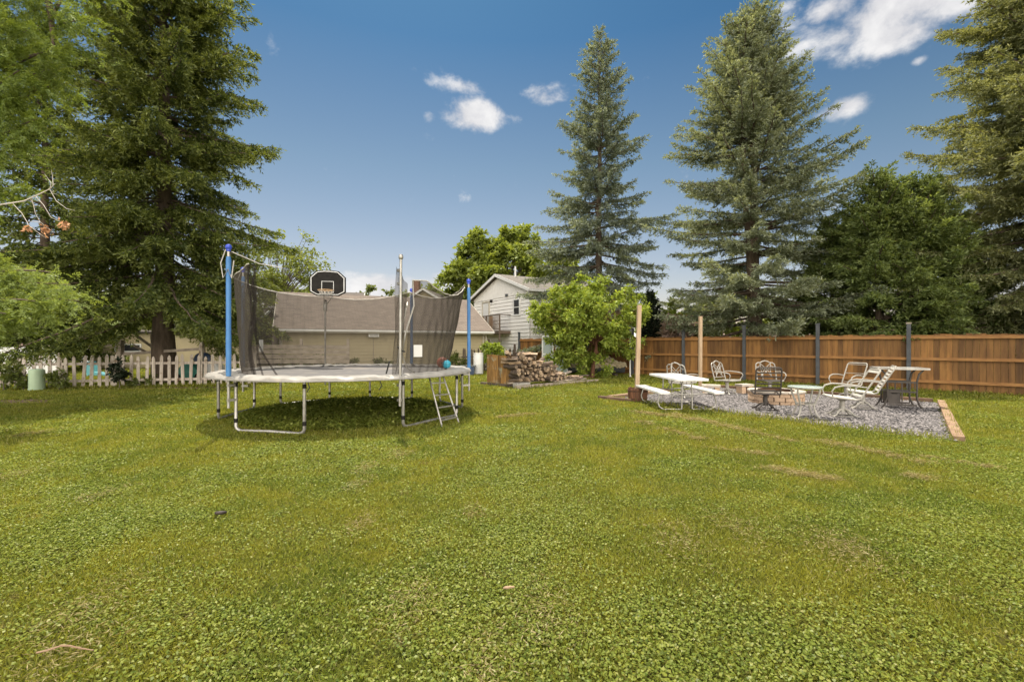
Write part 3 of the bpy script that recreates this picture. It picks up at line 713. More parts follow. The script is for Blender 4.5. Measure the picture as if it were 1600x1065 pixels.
# ================================================================== TRAMPOLINE
tc = Vector((-3.53, 9.78, 0)); TZ = .93
def tp(deg, r, z): a = R(deg); return tc + Vector((r * math.cos(a), r * math.sin(a), z))
t = thing('trampoline', 'round trampoline with grey pad, blue poles and a torn black safety net', 'trampoline', tc)
rr = random.Random(11)
MB().tube([tp(i * 5, 2.52, TZ - .03) for i in range(72)], .028, 10, True).build('frame_ring', mt['galv'], t, True)
mb = MB(); na, nr = 144, 14
vs = [tp(0, 0, TZ - .06)]; fs = []
for j in range(1, nr + 1):
    for i in range(na): r_ = 2.12 * j / nr; vs.append(tp(i * 360 / na, r_, TZ - .055 * (1 - (j / nr) ** 2)))
for i in range(na): fs.append((0, 1 + i, 1 + (i + 1) % na))
for j in range(nr - 1):
    for i in range(na): a, b = 1 + j * na + i, 1 + j * na + (i + 1) % na; fs.append((a, a + na, b + na, b))
mb.add(vs, fs, True); mb.build('jumping_mat', mt['mat'], t, True)
mb = MB(); prof = [(2.10, .006), (2.13, .016), (2.22, .026), (2.35, .03), (2.5, .026), (2.59, .012), (2.62, -.02), (2.622, -.042), (2.605, -.046), (2.58, -.005), (2.4, .008), (2.14, .0)]
vs = []; fs = []; na = 216; npf = len(prof)
for i in range(na):
    wob = .006 * math.sin(i * .61) + .005 * math.sin(i * 1.37 + 1) + rr.gauss(0, .004)
    low = .018 * max(0, math.sin(i * .29)) * rr.uniform(.5, 1)
    for (r_, z) in prof:
        zz = z + wob * (1 if z > 0 else .3) - (low if z < -.05 else 0)
        vs.append(tp(i * 360 / na, r_ + rr.gauss(0, .004) + wob * .5, TZ + zz))
for i in range(na):
    i2 = (i + 1) % na
    for j in range(npf): j2 = (j + 1) % npf; fs.append((i * npf + j, i2 * npf + j, i2 * npf + j2, i * npf + j2))
mb.add(vs, fs, True); mb.build('frame_pad', mt['pad'], t, True)
for a0, a1 in ((-119, -87), (-49, -12), (12, 47), (70, 98), (122, 151), (168, 204)):
    def leg_pts(a, b):
        top = tp(a, 2.44, TZ - .05); foot = tp(a, 2.44, .10); o = (tp(b, 2.44, 0) - tp(a, 2.44, 0)); o.z = 0; o.normalize()
        return [top, foot, foot + o * .02 + Vector((0, 0, -.04)), foot + o * .06 + Vector((0, 0, -.065)), foot + o * .12 + Vector((0, 0, -.075))]
    p1, p2 = leg_pts(a0, a1), leg_pts(a1, a0)
    mid = (p1[-1] + p2[-1]) / 2
    lg = MB().tube(p1 + [mid + Vector((0, 0, .012))] + p2[::-1], .027, 10).build('leg', mt['galv'], t, True)
    mb = MB()
    for a in (a0, a1):
        for z in (.16, TZ - .16): mb.tube([tp(a, 2.44, z), tp(a, 2.44, z + .07)], .032, 10)
    mb.build('joint_band', mt['black'], lg, True)
# enclosure poles
poles = {'A': (-119, 3.10, True, 2.56), 'B': (172, 3.16, True, 2.58), 'C': (124, 2.62, False, 2.56), 'D': (72, 2.94, True, 2.56), 'E': (12.5, 2.93, True, 2.6), 'F': (-51.5, 3.0, False, 2.54)}
ptop = {}
for k, (a, zt, blue, r_) in poles.items():
    b_ = tp(a, r_, .42); top = tp(a + (1.2 if k == 'E' else 0), r_ + (.04 if k == 'F' else 0), zt); ptop[k] = top
    po = MB().tube([b_, b_ * .5 + top * .5, top], .023, 10).build('pole', mt['galv'], t, True)
    if blue:
        s0 = b_ + (top - b_) * .20; s1 = b_ + (top - b_) * .95
        MB().tube([s0, s0 * .97 + s1 * .03, s0 * .66 + s1 * .34, s0 * .65 + s1 * .35, s0 * .03 + s1 * .97, s1], [.036, .041, .041, .038, .040, .032], 12).build('foam_sleeve', mt['blue_foam'], po, True)
        MB().lathe([(.024, -.05), (.034, -.04), (.034, -.01), (.045, 0), (.05, .03), (.04, .06), (.012, .075)], 12, top).build('pole_cap', mt['blue_cap'], po, True)
    else:
        MB().lathe([(.026, -.04), (.04, -.02), (.04, .02), (.03, .045), (.012, .05)], 10, top).build('pole_cap', mt['black'] if k == 'C' else mt['galv'], po, True)
    if k == 'F':
        mb = MB()
        for z in (.52, .78, 2.55, 2.78): mb.box(tp(a, r_ - .03, z), (.09, .05, .045), R(a))
        mb.build('bracket', mt['galv'], po, True)
    else:
        mb = MB(); mb.box(tp(a, r_ - .06, .55), (.16, .05, .04), R(a)); mb.box(tp(a, r_ - .06, .80), (.16, .05, .04), R(a)); mb.build('bracket', mt['galv'], po, True)
# netting: hung between the poles, sagging along a rope
def net_strip(name, keys, m_, nv=14, rip=.011):
    """keys: (deg, r_top, z_top, r_bottom, z_bottom)"""
    mb = MB(); K = len(keys) - 1; cols = []; n = 16; rg = random.Random(len(keys) * 7)
    for i in range(K):
        for j in range(n + (1 if i == K - 1 else 0)):
            f = j / n; a = [keys[i][q] * (1 - f) + keys[i + 1][q] * f for q in range(5)]; cols.append(a)
    vs = []; fs = []; ncol = len(cols)
    for i, (deg, rt, zt, rb, zb) in enumerate(cols):
        for j in range(nv + 1):
            v = j / nv; r_ = rb + (rt - rb) * (v ** .8) + rip * math.sin(i * .55 + j * .5) * (1 - .4 * v) + rip * .7 * math.sin(i * .43 - j * .9)
            vs.append(tp(deg, r_, zb + (zt - zb) * v))
    for i in range(ncol - 1):
        for j in range(nv): a = i * (nv + 1) + j; fs.append((a, a + nv + 1, a + nv + 2, a + 1))
    mb.add(vs, fs, True)
    return mb.build(name, m_, t, True), [vs[i * (nv + 1) + nv] for i in range(ncol)]
def sag(a0, z0, r0, a1, z1, r1, zs, n=6, rb=2.08, ex=True):
    out = []
    for i in range(n + (1 if ex else 0)):
        f = i / n; q = 4 * f * (1 - f); out.append((a0 + (a1 - a0) * f, r0 + (r1 - r0) * f - .10 * q, z0 + (z1 - z0) * f - zs * q, rb + .02 * q, TZ - .01))
    return out
back = [(228, 2.0, 2.98, 1.95, TZ - .02), (214, 2.05, 2.90, 2.02, TZ - .02), (196, 2.25, 2.86, 2.06, TZ - .02)] + sag(180, 2.86, 2.38, 124, 2.74, 2.45, .07, ex=False) + sag(124, 2.74, 2.45, 72, 2.90, 2.46, .12, ex=False) + sag(72, 2.90, 2.46, 15, 2.86, 2.50, .22)
net, rope1 = net_strip('safety_net', back, mt['net'])
MB().tube(rope1, .011, 6).build('net_rope', mt['netcord'], net, True)
front = [(15, 2.50, 2.82, 2.05, TZ - .01)] + sag(12, 2.84, 2.50, -36, 2.68, 2.38, .26, rb=2.06)[1:] + [(-43, 2.35, 2.66, 2.02, TZ - .01)]
net2, rope2 = net_strip('safety_net', front, mt['net'])
MB().tube(rope2, .011, 6).build('net_rope', mt['netcord'], net2, True)
scr = [(-46.5, 2.40, 2.55, 2.16, TZ - .01), (-50, 2.46, 2.72, 2.3, TZ - .01), (-52.5, 2.48, 2.86, 2.30, TZ - .01)]
net3, rope3 = net_strip('safety_net', scr, mt['net'], rip=.03)
# gathered folds at the left opening edge
mb = MB(); rg = random.Random(2)
for k in range(4):
    a0 = 229 + k * 1.0; pts = []
    for j in range(15):
        v = j / 14; pts.append(tp(a0 + 1.2 * math.sin(j * .8 + k) - 3.5 * (1 - v) ** 3 * (k - 3) * .5, 1.98 + .05 * math.sin(k * 2 + j * .5) - .18 * (1 - v) ** 4 * (k % 3), TZ - .02 + (2.98 - TZ) * v))
    w = .032
    vs = []
    for p in pts: s = Vector((math.cos(k * 1.3), .6 * math.sin(k * 1.3), 0)) * w; vs += [p - s, p + s]
    mb.add(vs, [(2 * i, 2 * i + 1, 2 * i + 3, 2 * i + 2) for i in range(14)], True)
mb.build('net_gather', mt['net_fold'], net, True)
# zip edges of the doorway and loose straps
mb = MB()
mb.tube([tp(-43, 2.35, 2.66), tp(-41.5, 2.30, 2.2), tp(-45, 2.24, 1.7), tp(-46, 2.18, 1.3), tp(-42, 2.1, 1.05), tp(-36, 2.05, .96)], .014, 6)
mb.tube([tp(-46.5, 2.38, 2.2), tp(-47.6, 2.3, 1.75), tp(-48.5, 2.26, 1.4), tp(-50, 2.25, 1.0)], .012, 6)
mb.tube([tp(-45.0, 2.30, 2.25), tp(-46.4, 2.38, 2.16), tp(-47.2, 2.38, 2.18)], .012, 6)
mb.build('door_strap', mt['galv'], net2, True)
mb = MB()
mb.tube([tp(-52, 2.5, 1.45), tp(-50, 2.42, 1.38), tp(-47, 2.35, 1.36)], .014, 6); mb.tube([tp(-55, 2.45, 1.2), tp(-56, 2.4, .98)], .014, 6)
mb.build('black_strap', mt['blackcloth'], net3, True)
for p, w, h, rz in ((A(408, 540, 10.4), .19, .28, R(-35)), (A(653, 548, 8.28), .17, .22, R(38))):
    MB().box(p, (w, .006, h), rz).build('cloth_label', mt['white_plastic'], net, True)
mb = MB()
for a in (-84, -60, -20, 195): mb.tube([tp(a, 2.65, TZ - .05), tp(a + .6, 2.66, TZ - .13), tp(a - .4, 2.65, TZ - .2)], .009, 5)
mb.build('tie_cord', mt['blackcloth'], t, True)
mb = MB()                                                    # white cords looped over the left poles
for k in ('A', 'B'):
    b_ = ptop[k]; mb.tube([b_ + Vector((-.03, -.03, -.02)), b_ + Vector((-.10, -.05, -.25)), b_ + Vector((-.06, -.05, -.5)), b_ + Vector((.02, -.05, -.35)), b_ + Vector((.07, -.03, -.5)), b_ + Vector((.09, 0, -.2))], .009, 5)
mb.tube([ptop['A'] + Vector((.05, 0, -.05)), ptop['A'] + Vector((.35, .3, -.2)), ptop['A'] + Vector((.6, .6, -.22))], .008, 5)
mb.build('cord', mt['netcord'], t, True)

# ---- basketball hoop on the back pole
pc = ptop['C']; hcn = A(512, 442, 11.72)
fdir = Vector((.22, -1, 0)).normalized(); sdir = Vector((-fdir.y, fdir.x, 0)); up = Vector((0, 0, 1))
t2 = thing('basketball_hoop', 'black basketball backboard with white lines and rim above the trampoline', 'basketball hoop', pc)
bw, bh = .45, .335
outl = [(-.62, -1), (.62, -1), (1, -.72), (1, .45), (.62, .93), (.2, 1.0), (-.2, 1.0), (-.62, .93), (-1, .45), (-1, -.72)]
q = lambda x, z, o=0.0, s=1.0: hcn + sdir * (x * bw * s) + up * (z * bh * s) + fdir * o
MB().prism([q(x, z) for x, z in outl], -fdir * .03).build('backboard', mt['black'], t2, True)
mb = MB(); mb.tube([q(x, z, .006, .9) for x, z in outl], .011, 6, True)
mb.tube([q(-.32, -.75, .006), q(-.32, .12, .006), q(.32, .12, .006), q(.32, -.75, .006)], .010, 6, True)
mb.build('board_line', mt['line_white'], t2, True)
rc = hcn + fdir * .24 - up * .22
MB().tube([rc + Vector((.19 * math.cos(i * .262), .19 * math.sin(i * .262), 0)) for i in range(24)], .012, 6, True).build('rim', mt['orange'], t2, True)
mb = MB()
for i in range(12):
    for dj in (1, -1):
        a, b = i * .5236, (i + dj) * .5236
        mb.tube([rc + Vector((.185 * math.cos(a), .185 * math.sin(a), 0)), rc + Vector((.13 * math.cos((a + b) / 2), .13 * math.sin((a + b) / 2), -.10))], .006, 4)
mb.build('rim_net', mt['netcord'], t2, True)
mb = MB(); base_ = q(0, -.75, -.035)
for s in (-.1, .1): mb.tube([q(s * 2, -.5, -.04), base_ + sdir * s - up * .12, pc + Vector((0, 0, -.12))], .012, 6)
mb.lathe([(.045, -.25), (.05, -.2), (.05, -.05), (.04, 0)], 10, pc); mb.build('bracket', mt['galv'], t2, True)

# ---- ladder and balls
l0, l1 = A(670, 586, 8.55), A(692, 586, 8.75); g0, g1 = G(691, 667), G(717, 660)
t = thing('ladder', 'small grey metal ladder hooked on the right side of the trampoline', 'ladder', (g0 + g1) / 2)
for a, b in ((g0, l0), (g1, l1)): MB().tube([a, a * .5 + b * .5, b, b + Vector((-.02, .10, .03)), b + Vector((-.02, .16, -.03))], .016, 8).build('rail', mt['galv'], t, True)
for i in range(4):
    f = .12 + i * .24; MB().bar(g0 * (1 - f) + l0 * f, g1 * (1 - f) + l1 * f, .045, .022).build('rung', mt['galv'], t, True)
def ball(name, label, c, r, m_, grp):
    mb = MB(); n = 16; mb.lathe([(max(.002, r * math.sin(math.pi * i / n)), -r * math.cos(math.pi * i / n)) for i in range(n + 1)], 24, c)
    t = thing(name, label, 'ball', c, group=grp); mb.build('skin', m_, t, True)
    mb = MB()
    for ax in range(2):
        pts = [Vector((math.cos(a) if ax == 0 else 0, math.sin(a) if ax == 0 else math.cos(a), 0 if ax == 0 else math.sin(a))) * (r + .0005) + Vector(c) for a in [i * .2618 for i in range(24)]]
        mb.tube(pts, .0035, 5, True)
    mb.build('seam', mt['black'], t, True)
cb = Vector((A(698, 0, 9.55).x, 9.55, 0))
ball('ball', 'sky blue ball resting on the trampoline pad under the net', (cb.x, cb.y, TZ + .04 + .095), .09, mt['ball_blue'], 'balls on the trampoline')
ball('ball', 'brick red ball resting beside the blue ball on the trampoline', (cb.x - .12, cb.y + .16, TZ + .04 + .125), .12, mt['ball_red'], 'balls on the trampoline')

# ================================================================== FIREWOOD
w0 = G(762, 601.5); w1 = G(802, 605); pu = (w1 - w0).normalized(); pn = Vector((pu.y, -pu.x, 0))
wd = (G(948, 594) - G(808, 607)).normalized(); WL = 4.4
t = thing('firewood_rack', 'low timber firewood rack with a mossy upright board end panel', 'rack', w0)
mb = MB(); rr = random.Random(5); L = (w1 - w0).length; x = 0
while x < L - .02:
    w = min(rr.uniform(.12, .15), L - x); h = 1.0 + rr.uniform(-.02, .015)
    mb.box(w0 + pu * (x + w / 2) + pn * .03 + Vector((0, 0, .10 + h / 2)), (w - .006, .024, h), math.atan2(pu.y, pu.x)); x += w
mb.build('end_panel', mt['panel_wood'], t, True)
mb = MB(); mb.box(w1 + pu * .06 + Vector((0, 0, .55)), (.07, .09, 1.06), math.atan2(pu.y, pu.x)); mb.box(w0 + Vector((0, 0, .52)) - pn * .06, (.07, .09, 1.0), math.atan2(pu.y, pu.x)); mb.build('post', mt['timber_dark'], t, True)
mb = MB(); mb.bar(w0 - pu * .25 + pn * .06 + Vector((0, 0, .055)), w1 + pu * .35 + pn * .06 + Vector((0, 0, .055)), .14, .10, (0, 0, 1)); mb.build('skid', mt['dark_wood'], t, True)
pb = G(806, 608.5)
mb = MB(); mb.bar(pb + Vector((0, 0, .07)), pb + wd * WL + Vector((0, 0, .05)), .14, .12, (0, 0, 1)); mb.build('skid', mt['grey_wood'], t, True)
mb = MB(); lc = pb - Vector((wd.y, -wd.x, 0)) * .42 + wd * .05
mb.bar(lc + Vector((0, 0, .18)), lc + wd * 2.7 + Vector((0, 0, .19)), .1, .05, (0, 0, 1)); mb.build('ledger', mt['grey_wood'], t, True)
tag(MB().box(pb + wd * .42 - Vector((wd.y, -wd.x, 0)) * .16 + Vector((0, 0, .10)), (.62, .2, .18), math.atan2(wd.y, wd.x)).build('concrete_block', mt['concrete']), 'pale concrete block lying in the front corner of the firewood rack', 'block')
# log meshes: split wedges and round billets lying along local Y
def log_mesh(kind, rg, L=.44):
    mb = MB(); 
    if kind == 'round':
        n = 10; sec = [(math.cos(6.283 * i / n) * rg.uniform(.9, 1.08), math.sin(6.283 * i / n) * rg.uniform(.9, 1.08)) for i in range(n)]; bark = [1] * n
    else:
        n = 7; half = rg.uniform(.6, 1.0); sec = [(0, -.75)] + [(1.25 * math.sin(-half + 2 * half * i / (n - 2)), -.75 + 1.5 * math.cos(-half + 2 * half * i / (n - 2))) for i in range(n - 1)]; bark = [0] + [1] * (n - 2) + [0]
    n = len(sec); r = rg.uniform(.055, .085); vs = []
    for e, y in ((0, -L / 2), (1, 0), (2, L / 2)):
        for x, z in sec: vs.append((x * r * rg.uniform(.93, 1.07), y + rg.uniform(-.012, .012), z * r * rg.uniform(.93, 1.07)))
    for e in range(2):
        for i in range(n):
            mb.cur = 0 if bark[i] else 1
            mb.add([], []); b = 0
            mb.f.append([e * n + i, e * n + (i + 1) % n, (e + 1) * n + (i + 1) % n, (e + 1) * n + i]); mb.m.append(mb.cur); mb.s.append(False)
    mb.v = vs
    mb.f += [list(range(n - 1, -1, -1)), list(range(2 * n, 3 * n))]; mb.m += [2, 2]; mb.s += [False, False]
    return mb
rg = random.Random(21); protos = []
for i in range(9):
    o = log_mesh('round' if i % 3 == 0 else 'split', rg, rg.uniform(.40, .48)).build('firewood_log', [mt['log_bark'], mt['log_wood'], mt['log_end']])
    protos.append(o)
LOG_IN = 'split firewood log stacked in the rack beside the mossy panel'
LOG_TOP = 'split firewood log lying loose along the top of the stack'
wn = Vector((wd.y, -wd.x, 0)); rza = math.atan2(wd.y, wd.x); nlog = 0; used = set()
def place_log(p, rot, lab, grp):
    global nlog
    i = rg.randrange(9); o = protos[i]
    if i in used: o = o.copy(); COL.objects.link(o)
    used.add(i); o.location = p; o.rotation_euler = rot; tag(o, lab, 'firewood', grp); nlog += 1
for row in range(2):
    off = -.36 - row * .47
    z = .26
    lay = 0
    while z < 1.05:
        x = .26 + (lay % 2) * .06
        xmax = 2.65 - (max(0, z - .30) / .80) ** 1.0 * 1.75
        while x < xmax:
            if row == 0 or x > xmax - .7 or z > .85 - .3 * x or True and row == 0:
                place_log(pb + wd * x + wn * (off + rg.uniform(-.09, .09)) + Vector((0, 0, z + rg.uniform(-.03, .03))), (rg.uniform(-.14, .14), rg.uniform(0, 6.28), rza + rg.uniform(-.28, .28)), LOG_IN, 'logs stacked in the firewood rack')
            x += rg.uniform(.125, .165)
        z += .118; lay += 1
for k in range(34):                                            # loose logs on top and down the slope
    x = rg.uniform(.22, 2.9); zt = min(1.10, 1.16 - max(0, x - .9) * .46)
    place_log(pb + wd * x + wn * rg.uniform(-.95, -.2) + Vector((0, 0, max(.17, zt + rg.uniform(-.02, .07)))), (rg.uniform(-.25, .25), rg.uniform(0, 6.28), rza + rg.uniform(.2, 1.2) * rg.choice([-1, 1])), LOG_TOP, 'loose logs on top of the firewood')
for k in range(16):                                            # scraps on the open end of the rack
    x = rg.uniform(2.2, 3.9)
    place_log(pb + wd * x + wn * rg.uniform(-.7, -.12) + Vector((0, 0, .17 + rg.uniform(0, .08))), (rg.uniform(-.15, .15), rg.uniform(0, 6.28), rza + rg.uniform(.6, 2.3)), 'short log scrap lying on the low open end of the firewood rack', 'log scraps at the open end of the rack')
for k, (a, b, lab) in enumerate(((pb + wd * 1.9 + wn * -.25 + Vector((0, 0, .16)), pb + wd * 3.3 + wn * -.45 + Vector((0, 0, .44)), 'grey plank propped slanting over the open end of the firewood rack'),
        (pb + wd * 2.0 + wn * -.14 + Vector((0, 0, .15)), pb + wd * 3.9 + wn * -.20 + Vector((0, 0, .15)), 'grey plank lying flat along the front of the open rack end'),
        (pb + wd * 2.6 + wn * -.8 + Vector((0, 0, .20)), pb + wd * 4.3 + wn * -.35 + Vector((0, 0, .26)), 'dark plank lying across the far open end of the rack'))):
    tag(MB().bar(a, b, .12, .035, (0, 0, 1)).build('loose_plank', mt['grey_wood'] if k < 2 else mt['dark_wood']), lab, 'plank', 'planks on the firewood rack')

# ================================================================== BEHIND THE FIREWOOD
d = 21.8; c = Vector((A(747.5, 0, d).x, d, 0))
t = thing('plastic_barrel', 'white plastic barrel standing on the grass at the garage corner', 'barrel', c)
MB().lathe([(.20, .03), (.235, .06), (.24, .5), (.245, .52), (.24, .54), (.24, .98), (.22, 1.02)], 20, c).build('drum', mt['white_plastic'], t, True)
MB().lathe([(.245, 0), (.245, .03)], 20, c + Vector((0, 0, 1.022))).build('lid', mt['white_paint'], t, True)
c = Vector((A(731, 0, 21.3).x, 21.3, 0)); t = thing('storage_tote', 'low navy plastic tote beside the white barrel', 'tote', c)
mb = MB(); mb.hexa([c + Vector(p) for p in ((-.28, -.18, 0), (.28, -.18, 0), (.28, .18, 0), (-.28, .18, 0), (-.33, -.22, .42), (.33, -.22, .42), (.33, .22, .42), (-.33, .22, .42))]); mb.build('bin', mt['blue_tote'], t, True)
MB().box(c + Vector((0, 0, .445)), (.72, .5, .05)).build('lid', mt['post_dark'], t, True)
# white-framed doors leaning together
def door_panel(px, d, w, z0, z1, rz, lab):
    c = Vector((A(px, 0, d).x, d, 0)); t = thing('storm_door', lab, 'door', c, group='white framed doors by the fence')
    mb = MB()
    for dx in (-w / 2, w / 2): mb.box(c + Matrix.Rotation(rz, 3, 'Z') @ Vector((dx, 0, 0)) + Vector((0, 0, (z0 + z1) / 2)), (.07, .045, z1 - z0), rz)
    for z in (z0 + .035, (z0 + z1) / 2, z1 - .035): mb.box(c + Vector((0, 0, z)), (w - .07, .04, .07), rz)
    mb.build('frame', mt['white_paint'], t, True); MB().box(c + Vector((0, 0, (z0 + z1) / 2)), (w - .06, .012, z1 - z0 - .06), rz).build('pane', mt['panel_glass'], t, True)
door_panel(856, 22.3, .62, .06, 1.92, R(-38), 'white framed glass storm door standing behind the small tree, on its left')
door_panel(878, 21.9, .7, .06, 1.85, R(-44), 'white framed glass storm door nearer the tarp covered boat')
tag(MB().bar((A(890.5, 0, 22.5).x, 22.5, 0), (A(890.5, 0, 22.5).x, 22.5, 1.75), .05, .05).build('white_pole', mt['white_paint']), 'thin white pole upright behind the tarp covered boat', 'pole')
# boat under a tarp
b0 = A(888, 566, 20.6); b1 = A(978, 560, 21.2); bd = (b1 - b0); bd.z = 0; BL = bd.length; bd.normalize(); bs = Vector((-bd.y, bd.x, 0))
bc_ = (b0 + b1) / 2
t = thing('covered_boat', 'small boat under a faded wrinkled tan tarp behind the small tree', 'boat', (bc_.x, bc_.y, 0))
mb = MB(); vs = []; fs = []; n, m_ = 40, 22; rg2 = random.Random(9)
for i in range(n + 1):
    f = i / n; half = .05 + .52 * math.sin(math.pi * min(1, .10 + f * .88)) ** .7; ridge = .50 + .46 * math.sin(math.pi * (.10 + .78 * f)) ** 1.3 - .07 * math.sin(f * 9)
    for j in range(m_ + 1):
        g = -1 + 2 * j / m_; x = half * g * (1 + .06 * math.sin(i * 1.7 + j))
        z = ridge - (ridge - .40) * abs(g) ** 1.5 + .055 * math.sin(i * 1.25 + abs(g) * 4) * abs(g) * (1.15 - abs(g)) + .03 * math.sin(i * 2.3 + abs(g) * 3) + .025 * math.sin(i * .7 - abs(g) * 6)
        p = Vector((b0.x, b0.y, 0)) + bd * (f * BL) + bs * x; vs.append((p.x, p.y, z))
for i in range(n):
    for j in range(m_): a = i * (m_ + 1) + j; fs.append((a, a + m_ + 1, a + m_ + 2, a + 1))
mb.add(vs, fs, True); mb.build('tarp', mt['tarp'], t, True)
mb = MB(); vs = []; fs = []
for i in range(13):
    f = i / 12; half = (.05 + .50 * math.sin(math.pi * min(1, .14 + f * .86)) ** .7)
    for g, z in ((-1, .42), (-.75, .25), (0, .14), (.75, .25), (1, .42)): p = Vector((b0.x, b0.y, 0)) + bd * (.06 + f * (BL - .12)) + bs * half * g; vs.append((p.x, p.y, z))
for i in range(12):
    for j in range(4): a = i * 5 + j; fs.append((a, a + 1, a + 6, a + 5))
mb.add(vs, fs, True); mb.build('hull', mt['post_dark'], t, True)
for f in (.25, .75):
    p = Vector((b0.x, b0.y, .06)) + bd * f * BL; MB().bar(p - bs * .5, p + bs * .5, .14, .12).build('block', mt['dark_wood'], t, True)
# lamp post by the fence
d = 20.0; c = Vector((A(984.5, 0, d).x, d, 0)); t = thing('lamp_post', 'thin white lamp post with a small lantern in front of the brown fence', 'lamp post', c)
MB().lathe([(.06, 0), (.06, .05), (.032, .08), (.03, 1.9), (.04, 1.92)], 12, c).build('pole', mt['white_paint'], t, True)
mb = MB(); mb.lathe([(.05, 1.92), (.07, 1.96), (.10, 2.2), (.10, 2.22)], 6, c); mb.build('lantern', mt['glass_dark'], t, True)
mb = MB(); mb.lathe([(.15, 2.22), (.15, 2.25), (.05, 2.33), (.012, 2.38)], 6, c); mb.build('lantern_cap', mt['white_paint'], t, True)

# ================================================================== LEFT SIDE ODDMENTS
c = G(57.5, 610); t = thing('utility_pedestal', 'pale green utility pedestal standing in front of the picket fence', 'utility box', c)
MB().lathe([(.19, 0), (.195, .03), (.195, .62), (.19, .655), (.15, .69), (.01, .70)], 24, c).build('cover', mt['pedestal'], t, True)
MB().lathe([(.205, .035), (.205, .075)], 24, c).build('base_ring', mt['pedestal'], t, True)
def lump(name, lab, cat, c, s, m_, seed, grp=None):
    rg = random.Random(seed); mb = MB(); n = 10; vs = []; fs = []
    for i in range(n + 1):
        th = math.pi * i / n
        for j in range(14):
            ph = j / 14 * 6.283; k = 1 + .18 * math.sin(3 * ph + seed) * math.sin(th) + rg.uniform(-.05, .05)
            vs.append((c[0] + s[0] * math.sin(th) * math.cos(ph) * k, c[1] + s[1] * math.sin(th) * math.sin(ph) * k, max(.0, c[2] + s[2] * math.cos(th) * k)))
    for i in range(n):
        for j in range(14): fs.append((i * 14 + j, i * 14 + (j + 1) % 14, (i + 1) * 14 + (j + 1) % 14, (i + 1) * 14 + j))
    mb.add(vs, fs, True); return tag(mb.build(name, m_), lab, cat, grp)
c = Vector((A(152, 0, 20.5).x, 20.5, 0)); t = thing('toy_slide', 'teal plastic toy on the neighbouring lawn behind the pickets', 'toy', c)
mb = MB(); mb.prism([c + Vector(p) for p in ((-.5, 0, 0), (.45, 0, 0), (.45, 0, .08), (-.2, 0, .22), (-.38, 0, .55), (-.5, 0, .55))], (0, .4, 0)); mb.build('slide', mt['teal'], t, True)
mb = MB(); mb.box(c + Vector((-.46, .2, .62)), (.06, .46, .12)); mb.build('handle', mt['ball_blue'], t, True)
c = Vector((A(293, 0, 18.3).x, 18.3, 0)); t = thing('toy_car', 'green plastic ride-on toy behind the picket fence near the spruce trunk', 'toy', c)
mb = MB(); mb.prism([c + Vector(p) for p in ((-.75, 0, .12), (.7, 0, .12), (.75, 0, .35), (.35, 0, .45), (.2, 0, .68), (-.25, 0, .68), (-.4, 0, .42), (-.75, 0, .38))], (0, .5, 0)); mb.build('body', mt['green_plastic'], t, True)
for x in (-.45, .45): MB().tube([c + Vector((x, -.04, .15)), c + Vector((x, .54, .15))], .15, 14).build('wheel', mt['black'], t, True)
lump('tarp_bundle', 'blue and grey tarp bundle behind the pickets beside the blue poles', 'tarp', (A(319, 0, 18.6).x, 18.6, .85), (.33, .3, .28), mt['blue_tote'], 3)
lump('white_bag', 'white bag on the grass behind the picket fence', 'bag', (A(334, 0, 18.2).x, 18.2, .45), (.36, .3, .36), mt['white_paint'], 5)
# things lying on the lawn
c = G(345, 808, .0); tag(MB().tube([c + Vector((.034 * math.cos(i * .3927), .034 * math.sin(i * .3927), .042 + .010 * math.cos(i * .39 + 1.5))) for i in range(16)], .013, 8, True).build('rubber_ring', mt['rubber']), 'small dark rubber ring lying on the lawn', 'ring')
c = G(795, 918, .045); mb = MB(); mb.prism([c + Vector(p) for p in ((-.034, -.008, 0), (-.01, -.011, 0), (.034, .004, 0), (.03, .008, 0), (-.018, .009, 0))], (0, 0, .008)); tag(mb.build('wood_chip', mt['log_wood']), 'pale wood chip lying on the near lawn', 'wood chip')
tag(MB().tube([G(57, 1019, .045), G(75, 1015, .05), G(96, 1008, .055), G(108, 1008, .055), G(125, 1012, .05), G(146, 1015, .042)], [.004, .0045, .0045, .004, .0035, .002], 6).build('fallen_twig', mt['timber']), 'thin brown twig lying on the near lawn at lower left', 'twig')

# ================================================================== GRAVEL PATIO
FL, FR, BR, BLc = G(958, 624), G(1489, 690), Vector((10.75, 11.25, 0)), Vector((6.75, 15.35, 0))
mb = MB(); mb.add([p + Vector((0, 0, .006)) for p in (FL, FR, BR, BLc)], [(0, 1, 2, 3)]); tag(mb.build('gravel_bed', mt['gravel']), kind='structure')
rng = np.random.default_rng(4); n = 34000
uv = rng.uniform(-.006, 1.006, size=(n, 2)) + rng.normal(size=(n, 2)) * .004 * (rng.uniform(size=(n, 1)) < .3); f = [np.array(p) for p in (FL, FR, BR, BLc)]
P = (f[0] * (1 - uv[:, :1]) + f[1] * uv[:, :1]) * (1 - uv[:, 1:]) + (f[3] * (1 - uv[:, :1]) + f[2] * uv[:, :1]) * uv[:, 1:]
P[:, 2] = .004 + rng.uniform(0, .018, n) + .02 * np.sin(P[:, 0] * 2.1) * np.sin(P[:, 1] * 1.7) ** 2
oc = np.array([[1, 0, 0], [0, 1, 0], [-1, 0, 0], [0, -1, 0], [0, 0, .8], [0, 0, -.8]], dtype=float)
tri = np.array([[0, 1, 4], [1, 2, 4], [2, 3, 4], [3, 0, 4]])
sz = rng.uniform(.011, .027, size=(n, 1, 1)); ang = rng.uniform(0, 6.28, n); ca, sa = np.cos(ang), np.sin(ang)
o3 = oc[None] * (1 + rng.uniform(-.3, .3, size=(n, 6, 3))); o3[:, :, 0] *= 1.3
